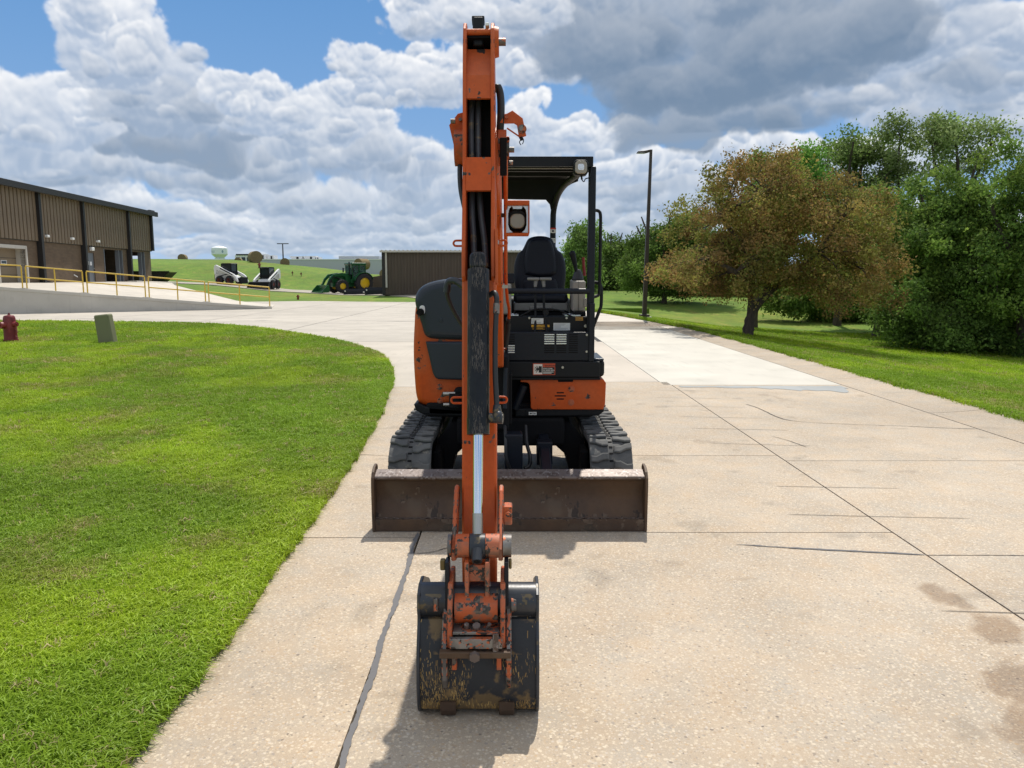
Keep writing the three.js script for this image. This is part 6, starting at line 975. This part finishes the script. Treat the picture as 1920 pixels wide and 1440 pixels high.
function tree(name, label, x, z, o) {
  const rr = mulberry(o.seed), y0 = vergeY(x, z), t = thing(name, label, o.cat ?? 'tree', [x, y0, z], { group: o.group });
  const E = o.crown, wood = [], clumps = [];
  const vol = E.map(([, , a, b]) => a * a * b), tot = vol.reduce((a, b) => a + b, 0);
  for (let k = 0; k < o.clumps; k++) {
    let q = rr() * tot, e = 0; while (e < E.length - 1 && q > vol[e]) { q -= vol[e]; e++; }
    const [ex0, ey, ra, rb] = E[e]; let d; do { d = [rr() * 2 - 1, rr() * 2 - 1, rr() * 2 - 1]; } while (d[0] ** 2 + d[1] ** 2 + d[2] ** 2 > 1);
    const m = Math.hypot(...d), push = Math.pow(m, -0.35);                       // more foliage toward the outside
    const zr = o.deep ?? Math.min(ra, 2.4);
    clumps.push([ex0 + d[0] * push * ra, Math.max(ey + d[1] * push * rb, y0 + (o.low ?? 0.3)), z + d[2] * push * zr + (e % 3 - 1) * 0.3, e]);
  }
  // limbs
  if (o.trunk) {
    const tr = o.trunk; wood.push(limb(tr.pts.map(([dx, dy, dz]) => [x + dx, y0 + dy, z + (dz ?? 0)]), tr.r, tr.r * 0.55, 10));
    const nodes = []; for (const f of tr.forks) { const pts = f.map(([dx, dy, dz]) => [x + dx, y0 + dy, z + (dz ?? 0)]); wood.push(limb(pts, tr.r * 0.6, tr.r * 0.22, 8)); pts.slice(1).forEach((p) => nodes.push(p)); }
    for (const c of clumps.filter((_, i) => i % (o.twigEvery ?? 2) === 0)) {
      let best = nodes[0], bd = 1e9; for (const n of nodes) { const d = Math.hypot(n[0] - c[0], (n[1] - c[1]) * (n[1] > c[1] ? 1.6 : 1), n[2] - c[2]); if (d < bd) { bd = d; best = n; } }
      const mid = [lerp(best[0], c[0], 0.5) + (rr() - 0.5) * bd * 0.2, lerp(best[1], c[1], 0.5) + bd * 0.1 * (rr() - 0.2), lerp(best[2], c[2], 0.5) + (rr() - 0.5) * bd * 0.2];
      wood.push(limb([best, mid, [c[0], c[1], c[2]]], clamp(bd * 0.022, 0.012, tr.r * 0.3), 0.006, 5));
    }
    part('trunk', wood, bark, t);
  }
  const sprays = [0, 1, 2].map(() => leafSpray(o.leaves ?? 11, o.leaf, o.leaf * (o.loose ?? 2.0), rr, o.droop)), N = o.clumps * o.per, nv = sprays[0].attributes.position.count, ni = sprays[0].index.count;
  const P = new Float32Array(N * nv * 3), Nn = new Float32Array(N * nv * 3), Cc = new Float32Array(N * nv * 3), I = new Uint32Array(N * ni);
  const M4 = new THREE.Matrix4(), Q = new THREE.Quaternion(), V = new THREE.Vector3(), S = new THREE.Vector3(), Eu = new THREE.Euler(), W3 = new THREE.Vector3();
  let i = 0; const gauss = () => (rr() + rr() + rr() - 1.5) / 0.87;
  for (const c of clumps) {
    const rad = o.clump * (0.6 + 0.8 * rr()), tone = rr() * 1.3 - 0.15, pal = o.pal[(rr() * o.pal.length) | 0];
    for (let k = 0; k < o.per; k++, i++) {
      V.set(c[0] + gauss() * rad, c[1] + gauss() * rad * 0.62 - (o.hang ?? 0) * rr() * rad, c[2] + gauss() * rad);
      Eu.set(rr() * 6.28, rr() * 6.28, rr() * 6.28); Q.setFromEuler(Eu); const s = 0.7 + 0.7 * rr(); S.set(s, s, s);
      if (V.y < y0 + 0.1) V.y = y0 + 0.1 + rr() * 0.3;
      V.sub(t.position); M4.compose(V, Q, S);
      const g = sprays[i % 3], gp = g.attributes.position, gnn = g.attributes.normal, gi = g.index.array;
      for (let v = 0; v < nv; v++) {
        const at = (i * nv + v) * 3; W3.fromBufferAttribute(gp, v).applyMatrix4(M4); P[at] = W3.x; P[at + 1] = W3.y; P[at + 2] = W3.z; W3.fromBufferAttribute(gnn, v).applyQuaternion(Q); Nn[at] = W3.x; Nn[at + 1] = W3.y; Nn[at + 2] = W3.z;
        if (v % 4 === 0) { const p2 = rr() < 0.3 ? o.pal[(rr() * o.pal.length) | 0] : pal, b = (0.72 + 0.5 * tone) * (0.7 + 0.6 * rr()); for (let q = 0; q < 4; q++) for (let e = 0; e < 3; e++) Cc[at + q * 3 + e] = p2[e] * b; }
      }
      for (let v = 0; v < ni; v++) I[i * ni + v] = gi[v] + i * nv;
    }
  }
  const cg = new THREE.BufferGeometry(); cg.setAttribute('position', new THREE.BufferAttribute(P, 3)); cg.setAttribute('normal', new THREE.BufferAttribute(Nn, 3)); cg.setAttribute('color', new THREE.BufferAttribute(Cc, 3)); cg.setIndex(new THREE.BufferAttribute(I, 1));
  const im = new THREE.Mesh(cg, leafMat);
  im.name = 'crown'; im.castShadow = im.receiveShadow = true; t.add(im); return t;
}
const GREEN = [[0.155, 0.25, 0.05], [0.19, 0.29, 0.058], [0.125, 0.21, 0.042]], DEEP = [[0.16, 0.265, 0.052], [0.21, 0.32, 0.062], [0.13, 0.225, 0.046], [0.24, 0.34, 0.068]], PALE = [[0.25, 0.34, 0.11], [0.21, 0.30, 0.085], [0.29, 0.36, 0.15]], RUST = [[0.32, 0.245, 0.075], [0.30, 0.27, 0.07], [0.25, 0.265, 0.062], [0.38, 0.245, 0.09], [0.27, 0.28, 0.062], [0.31, 0.21, 0.075]];
tree('crabapple_tree', 'broad crabapple tree with brown and olive leaves standing alone on the lawn', 7.45, -24.3, { seed: 11, clumps: 330, per: 26, leaf: 0.085, leaves: 10, loose: 1.9, clump: 0.30, hang: 0.8, deep: 2.4, low: 0.3, pal: RUST, twigEvery: 2,
  crown: [[6.35, 3.2, 1.35, 1.4], [7.892, 4.158, 2.1, 1.35], [9.934, 2.945, 1.75, 1.75], [7.319, 2.127, 2.3, 1.0], [10.352, 1.45, 1.5, 0.85], [5.25, 2.1, 0.75, 0.8], [8.499, 5.195, 0.65, 0.41], [11.2, 2.2, 0.7, 0.8], [8.4, 3.0, 2.2, 1.4]],
  trunk: { r: 0.21, pts: [[0, -0.1], [0.02, 0.4], [0.1, 0.85]], forks: [[[0.08, 0.7], [0.02, 1.3, 0.1], [0.0, 2.0, 0.2], [-0.4, 2.9, 0.1], [-1.1, 3.7, 0.3]], [[0.1, 0.75], [0.55, 1.25, -0.1], [1.1, 1.65, -0.3], [2.0, 2.0, -0.2], [3.0, 2.3, 0.2]], [[0.02, 1.5, 0.1], [-0.7, 2.0, 0.8], [-1.6, 2.4, 1.0]], [[0.55, 1.25, -0.1], [0.8, 2.2, -0.6], [0.7, 3.3, -0.5], [0.5, 4.4, -0.3]], [[1.1, 1.65, -0.3], [1.8, 2.6, 0.6], [2.3, 3.4, 0.8]]] } });
const G2 = undefined;
const simpleFork = (h, w, n, s) => { const r = mulberry(s), f = []; for (let k = 0; k < n; k++) { const a = k / n * 6.28 + r(), q = w * (0.5 + 0.5 * r()), b = h * (0.25 + 0.3 * r()); f.push([[0, b], [Math.cos(a) * q * 0.4, b + h * 0.2, Math.sin(a) * q * 0.4], [Math.cos(a) * q * 0.75, b + h * 0.36, Math.sin(a) * q * 0.7], [Math.cos(a) * q, Math.min(h, b + h * 0.52), Math.sin(a) * q]]); } return f; };
tree('tree', 'dark green dense tree right behind the crabapple tree, foliage down to the ground', 16.4, -29, { seed: 21, clumps: 300, per: 26, leaf: 0.11, leaves: 11, clump: 0.31, deep: 2.2, low: 0.1, pal: DEEP, crown: [[15.873, 4.5, 1.5, 1.1], [15.215, 3.0, 1.5, 1.5], [16.644, 2.621, 1.98, 1.98], [16.0, 0.649, 2.0, 1.6], [17.633, 0.25, 1.6, 1.4]], trunk: { r: 0.2, pts: [[0, -0.2], [0.05, 1.2], [0, 2.6]], forks: simpleFork(6, 1.8, 8, 3) } });
tree('tree', 'tall dark green tree cut off by the right edge of the photo', 17.6, -26.5, { seed: 22, clumps: 300, per: 26, leaf: 0.105, leaves: 11, clump: 0.31, deep: 2.0, low: 0.1, pal: DEEP, crown: [[16.444, 4.9, 1.2, 1.1], [17.137, 3.244, 1.62, 1.8], [17.711, 0.913, 1.64, 1.82], [16.19, 1.636, 1.09, 1.45], [19.4, 3.2, 1.9, 2.6], [18.3, 5.2, 1.3, 1.1]], trunk: { r: 0.2, pts: [[0, -0.2], [-0.1, 1.4], [-0.2, 2.8]], forks: simpleFork(6.2, 1.9, 8, 4) } });
tree('shrub', 'low spreading green shrub at the foot of the dark tree right of the crabapple', 14.4, -27, { cat: 'shrub', seed: 23, clumps: 60, per: 30, leaf: 0.10, clump: 0.36, deep: 1.0, low: 0.1, pal: GREEN, crown: [[14.378, 0.157, 1.21, 0.75], [13.58, 0.9, 0.65, 0.74], [14.974, -0.31, 1.12, 0.47]], trunk: { r: 0.06, pts: [[0, -0.1], [0.1, 0.4], [0.1, 0.7]], forks: simpleFork(1.6, 1.0, 5, 5) } });
tree('tree', 'tallest airy tree with pale leaves rising above the dark trees at the right', 21.3, -38, { seed: 24, clumps: 60, per: 15, leaf: 0.13, leaves: 9, clump: 0.40, deep: 1.1, low: 3, pal: PALE, twigEvery: 1, crown: [[21.0, 8.5, 1.25, 0.75], [22.5, 8.1, 0.9, 0.8], [20.2, 7.5, 0.55, 1.3], [21.9, 7.0, 1.0, 0.6]], trunk: { r: 0.22, pts: [[0, -0.2], [0.1, 3], [0, 5.2]], forks: [[[0, 4.2], [-0.6, 6.4], [-1.0, 8], [-1.2, 9]], [[0, 5], [0.2, 7], [0, 8.6], [-0.2, 9.6]], [[0, 4.6], [0.6, 6.6], [1.2, 8], [1.6, 9]], [[0, 4.8], [0.3, 6.6, 0.6], [0.5, 8.2, 0.8]]] } });
tree('tree', 'slender airy tree with a bare forked side branch, left of the tallest tree', 19.6, -40, { seed: 25, clumps: 34, per: 15, leaf: 0.13, leaves: 9, clump: 0.36, deep: 0.9, low: 3, pal: PALE, twigEvery: 1, crown: [[19.543, 8.947, 0.8, 0.67], [19.892, 7.778, 0.6, 1.07], [19.155, 6.732, 0.7, 1.08]], trunk: { r: 0.17, pts: [[0, -0.2], [0.1, 3.5], [0, 6]], forks: [[[0, 5.5], [0.0, 7.2], [-0.1, 8.6], [-0.1, 9.8]], [[0, 5], [-0.5, 6.6], [-0.7, 7.8]], [[0.05, 5.2], [0.7, 6.8], [1.2, 8.2], [1.5, 8.9]], [[0.7, 6.8], [1.0, 7.2], [1.4, 7.6]]] } });
tree('tree', 'round topped olive tree with light foliage behind the right half of the crabapple crown', 17.7, -42, { seed: 26, clumps: 120, per: 18, leaf: 0.14, leaves: 10, clump: 0.42, deep: 1.6, low: 2, pal: [...PALE, ...GREEN], twigEvery: 1, crown: [[18.031, 8.5, 1.2, 0.84], [17.264, 7.264, 1.4, 1.41], [18.98, 6.989, 1.2, 1.6], [16.385, 7.6, 0.8, 0.85], [17.6, 5.2, 1.6, 1.4]], trunk: { r: 0.22, pts: [[0, -0.2], [0.1, 3], [0, 4.8]], forks: simpleFork(9.4, 1.8, 7, 6) } });
tree('tree', 'bright green tree top showing just above the top of the crabapple', 11.9, -38, { seed: 27, clumps: 85, per: 30, leaf: 0.13, clump: 0.40, deep: 1.4, low: 2, pal: [[0.15, 0.33, 0.055], [0.19, 0.36, 0.065]], crown: [[12.524, 7.0, 1.1, 0.56], [13.84, 6.475, 1.15, 1.28], [13.2, 5, 1.6, 1.5]], trunk: { r: 0.2, pts: [[0, -0.2], [0.1, 2.6], [0, 4]], forks: simpleFork(7.6, 1.3, 6, 7) } });
tree('tree', 'mid green tree filling the gap between the crabapple and the dark trees', 17.0, -36, { seed: 28, clumps: 170, per: 30, leaf: 0.125, clump: 0.42, deep: 1.6, low: 0.1, pal: GREEN, crown: [[16.909, 3.834, 1.47, 1.96], [18.023, 1.894, 1.23, 1.97], [16.325, 1.404, 1.48, 1.48], [18.084, 4.554, 0.98, 1.22], [20, 3.0, 1.6, 2.4]], trunk: { r: 0.18, pts: [[0, -0.2], [0.1, 1.5], [0, 3]], forks: simpleFork(5.6, 1.6, 7, 8) } });
tree('tree', 'green tree just right of the street lamp, left of the crabapple', 10.2, -52, { seed: 29, clumps: 190, per: 30, leaf: 0.15, clump: 0.5, deep: 2, low: 0.1, pal: GREEN, crown: [[9.757, 3.4, 1.9, 1.6], [8.191, 2.2, 1.0, 1.2], [11.494, 4.3, 1.6, 1.5], [10.708, 1.671, 2.5, 1.07], [13.0, 3.3, 1.8, 1.6]], trunk: { r: 0.2, pts: [[0, -0.2], [0.1, 1.4], [0, 2.8]], forks: simpleFork(6, 2, 8, 9) } });
tree('tree', 'light green willowy tree behind the seat and right canopy post', 5.5, -62, { seed: 30, clumps: 110, per: 30, leaf: 0.16, clump: 0.45, deep: 1.3, low: 0.1, pal: [[0.21, 0.34, 0.075], [0.18, 0.30, 0.065], [0.24, 0.38, 0.09]], crown: [[5.589, 3.991, 1.2, 1.6], [5.31, 2.526, 1.19, 1.27], [6.125, 5.032, 0.84, 0.84], [5.6, 1.4, 1.3, 0.8]], trunk: { r: 0.18, pts: [[0, -0.2], [0.1, 1.4], [0, 2.6]], forks: simpleFork(5, 1.2, 6, 10) } });
tree('tree', 'airy tree with a leaning trunk between the canopy handle and the street lamp', 8.3, -66, { seed: 31, clumps: 105, per: 26, leaf: 0.16, clump: 0.45, deep: 1.3, low: 0.1, pal: [...GREEN, ...PALE.slice(0, 1)], twigEvery: 1, crown: [[8.576, 3.478, 1.2, 1.5], [7.921, 2.138, 1.13, 1.13], [10.165, 3.032, 0.99, 1.3], [9.065, 1.465, 1.81, 0.82]], trunk: { r: 0.2, pts: [[-0.5, -0.2], [-0.2, 1.3], [0.2, 2.6]], forks: simpleFork(5, 1.4, 6, 11) } });
for (const [x, z, l, c, s] of [[18.2, -44, 'dark undergrowth row below the olive tree, behind the crabapple trunk', [[20.056, -0.2, 3.0, 0.85], [16.371, 0.459, 2.5, 0.75]], 41], [15.5, -58, 'low hedge of shrubs along the far lawn edge, under the crabapple crown', [[13.2, 1.2, 3.0, 0.7], [17.559, 0.9, 3.4, 0.85]], 42], [9.0, -70, 'low weedy shrub left of the street lamp foot at the far lawn edge', [[8.6, 1.15, 1.3, 0.4], [10.6, 1.2, 1.0, 0.35]], 43]])
  tree('shrub', l, x, z, { cat: 'shrub', seed: s, clumps: s === 43 ? 40 : 110, per: 28, leaf: 0.15, clump: 0.4, deep: 1.2, low: 0.05, pal: s === 43 ? PALE : DEEP, crown: c, trunk: { r: 0.05, pts: [[0, -0.1], [0, 0.3], [0.05, 0.6]], forks: simpleFork(1.2, 1.0, 5, s) } });
{ // trees farther back closing the view to the right
  const spots = [[26, -46, 6, 3.2], [30, -40, 6.5, 3.4], [25, -33, 5.6, 2.8], [24, -54, 6.5, 3.2], [16, -74, 5, 3.0], [22, -70, 6, 3.4], [12.5, -90, 4.5, 2.6], [30, -60, 7, 3.6]];
  const words = ['farthest right behind the tall airy tree', 'at the right edge behind the dark trees', 'low behind the cut-off dark tree', 'behind the olive tree', 'behind the low hedge', 'behind the mid green tree', 'beyond the white shed', 'in the last row at the right'];
  spots.forEach(([x, z, h, w], i) => { const y = vergeY(x, z); tree('tree', 'green background tree ' + words[i], x, z, { seed: 60 + i, clumps: 120, per: 26, leaf: 0.18, clump: 0.55, deep: w * 0.7, low: 0.1, pal: i % 2 ? GREEN : DEEP, crown: [[x, y + h * 0.62, w * 0.8, h * 0.36], [x - w * 0.4, y + h * 0.35, w * 0.6, h * 0.32], [x + w * 0.4, y + h * 0.3, w * 0.6, h * 0.3]], trunk: { r: 0.2, pts: [[0, -0.2], [0.1, 1.4], [0, h * 0.4]], forks: simpleFork(h * 0.8, w * 0.7, 7, i + 20) } }); });
}
{ const t = thing('white_shed', 'small pale gabled shed half hidden by foliage behind the street lamp', 'shed', [13, 0.6, -80]); part('wall', [plateZ([[11.7, 0.2], [14.9, 0.2], [14.9, 1.9], [13.3, 2.5], [11.7, 1.9]], -83, -80)], M.bodyWhite, t); part('roof', [bar([11.5, 1.86, -81.5], [13.3, 2.55, -81.5], 3.3, 0.08), bar([13.3, 2.56, -81.5], [15.1, 1.86, -81.5], 3.3, 0.08)], M.wallGrey, t); }

// ---------- grass ----------
function grassTuft(n, h, w, spread, rr) {
  const P = [], I = [];
  for (let k = 0; k < n; k++) {
    const a = rr() * 6.28, d = spread * Math.sqrt(rr()), bx = Math.cos(a) * d, bz = Math.sin(a) * d, dir = rr() * 6.28, dx = Math.cos(dir), dz = Math.sin(dir), L = h * (0.55 + 0.7 * rr()), lean = 0.45 + 0.95 * rr(), ww = w * (0.7 + 0.6 * rr()), b = P.length / 3, sx = -dz * ww, sz = dx * ww;
    const m = [bx + dx * L * lean * 0.35, L * 0.62, bz + dz * L * lean * 0.35], e = [bx + dx * L * lean, L * (1 - lean * 0.42), bz + dz * L * lean];
    P.push(bx - sx, -0.004, bz - sz, bx + sx, -0.004, bz + sz, m[0] - sx * 0.8, m[1], m[2] - sz * 0.8, m[0] + sx * 0.8, m[1], m[2] + sz * 0.8, ...e);
    I.push(b, b + 1, b + 3, b, b + 3, b + 2, b + 2, b + 3, b + 4);
  }
  const g = new THREE.BufferGeometry(); g.setAttribute('position', new THREE.Float32BufferAttribute(P, 3)); g.setIndex(I); g.computeVertexNormals(); return g;
}
const bladeMat = new THREE.MeshPhysicalMaterial({ color: col(1, 1, 1), roughness: 0.6, transmission: 0.5, thickness: 0, specularIntensity: 0.12 });
function grassTone(x, z, rr, C) {
  const a = fbm(x * 0.55, z * 0.42, 4, 900), b = fbm(x * 2.3, z * 2.3, 3, 910), y = sstep(0.42, 0.66, fbm(x * 0.8 + 3, z * 0.6, 4, 920)), dry = sstep(0.60, 0.74, fbm(x * 1.1 + 9, z * 0.9, 4, 930));
  const k = 0.84 + 0.36 * a + 0.3 * (b - 0.5) + 0.3 * (rr() - 0.5);
  let r = lerp(0.27, 0.39, y), g = lerp(0.41, 0.52, y), bl = lerp(0.03, 0.032, y);
  r = lerp(r, 0.36, dry * 0.5); g = lerp(g, 0.37, dry * 0.5); bl = lerp(bl, 0.08, dry * 0.5);
  if (rr() < 0.035 + 0.12 * dry) { r = 0.52; g = 0.43; bl = 0.22; }
  C.setRGB(r * k, g * k, bl * k);
}
function grassField(name, label, list, tufts, base) {
  const rr = mulberry(base), M4 = new THREE.Matrix4(), Q = new THREE.Quaternion(), V = new THREE.Vector3(), S = new THREE.Vector3(), C = new THREE.Color(), up = new THREE.Vector3(0, 1, 0), g = new THREE.Group();
  g.name = numbered(name); g.userData = { label, category: 'grass', kind: 'stuff' }; scene.add(g);
  tufts.forEach((geo, ti) => {
    const L = list.filter((_, i) => i % tufts.length === ti), im = new THREE.InstancedMesh(geo, bladeMat, L.length); im.name = 'blades'; im.userData.kind = 'stuff'; im.castShadow = im.receiveShadow = true;
    L.forEach(([x, y, z, s], i) => { Q.setFromAxisAngle(up, rr() * 6.28); const q = s * (0.75 + 0.5 * rr()); S.set(q, q * (0.7 + 0.6 * rr()), q); V.set(x, y, z); M4.compose(V, Q, S); im.setMatrixAt(i, M4); grassTone(x, z, rr, C); im.setColorAt(i, C); });
    g.add(im);
  });
}
{
  const rr = mulberry(77), list = [], vis = (z) => -0.72 * (-z + 0.4) - 0.3;
  const fill = (z0, z1, dens, s) => { const area = (a, b) => { let t = 0; for (let i = 0; i < 20; i++) { const z = lerp(a, b, (i + 0.5) / 20); t += Math.max(0, edgeAt(z) - vis(z)) * Math.abs(b - a) / 20; } return t; }; const n = Math.round(area(z0, z1) * dens); let k = 0, guard = 0; while (k < n && guard++ < n * 8) { const z = lerp(z0, z1, rr()), e = edgeAt(z), lo = vis(z), x = lerp(vis(z1) , -1, rr()); if (x < lo || x > e - 0.01) continue; list.push([x, 0.024, z, s * (0.85 + 0.3 * rr())]); k++; } };
  fill(-1.6, -4.5, 2600, 1.0); fill(-4.5, -7.5, 1700, 1.1); fill(-7.5, -12, 800, 1.35); fill(-12, -19, 330, 1.75); fill(-19, -29, 170, 2.3);
  for (let i = 0; i < 9000; i++) { const t = Math.pow(rr(), 1.6) * 0.86, k = t * (lawnEdge.length - 2), a = lawnEdge[Math.floor(k)], b = lawnEdge[Math.floor(k) + 1], f = k % 1, d = Math.abs(rr() + rr() - 1) * 0.12 - 0.012; const tx = b[0] - a[0], tz = b[1] - a[1], l = Math.hypot(tx, tz) || 1, x = lerp(a[0], b[0], f) + (tz / l) * d, z = lerp(a[1], b[1], f) - (tx / l) * d; const bump = (fbm(k * 0.9, 3, 3, 250) - 0.5) * 0.06; list.push([x + bump, 0.012, z, 1.1 + (-z) * 0.035]); }
  const mk = (n, h, w, sp, c) => Array.from({ length: c }, () => grassTuft(n, h, w, sp, rr));
  grassField('lawn_grass', 'bright green mown grass on the curved lawn at the left of the road', list, mk(10, 0.042, 0.0025, 0.032, 6), 5);
  const right = []; for (let i = 0; i < 60000; i++) { const z = -lerp(6.5, 38, Math.pow(rr(), 1.35)), d = Math.pow(rr(), 1.7) * 14, x = edgeX(z) + 0.06 + d; right.push([x, vergeY(x, z) - 0.004, z, 1.2 + (-z) * 0.03]); }
  for (let i = 0; i < 9000; i++) { const z = -lerp(6, 40, Math.pow(rr(), 1.2)), d = Math.abs(rr() + rr() - 1) * 0.5, x = edgeX(z) + 0.03 + (fbm(z * 2.2, 2, 3, 300) - 0.5) * 0.12 + d; right.push([x, vergeY(x, z) - 0.004, z, 1.3 + (-z) * 0.03]); }
  grassField('verge_grass', 'green mown grass on the slope to the right of the road', right, mk(9, 0.045, 0.0032, 0.05, 4), 6);
}
renderer.render(scene, camera);
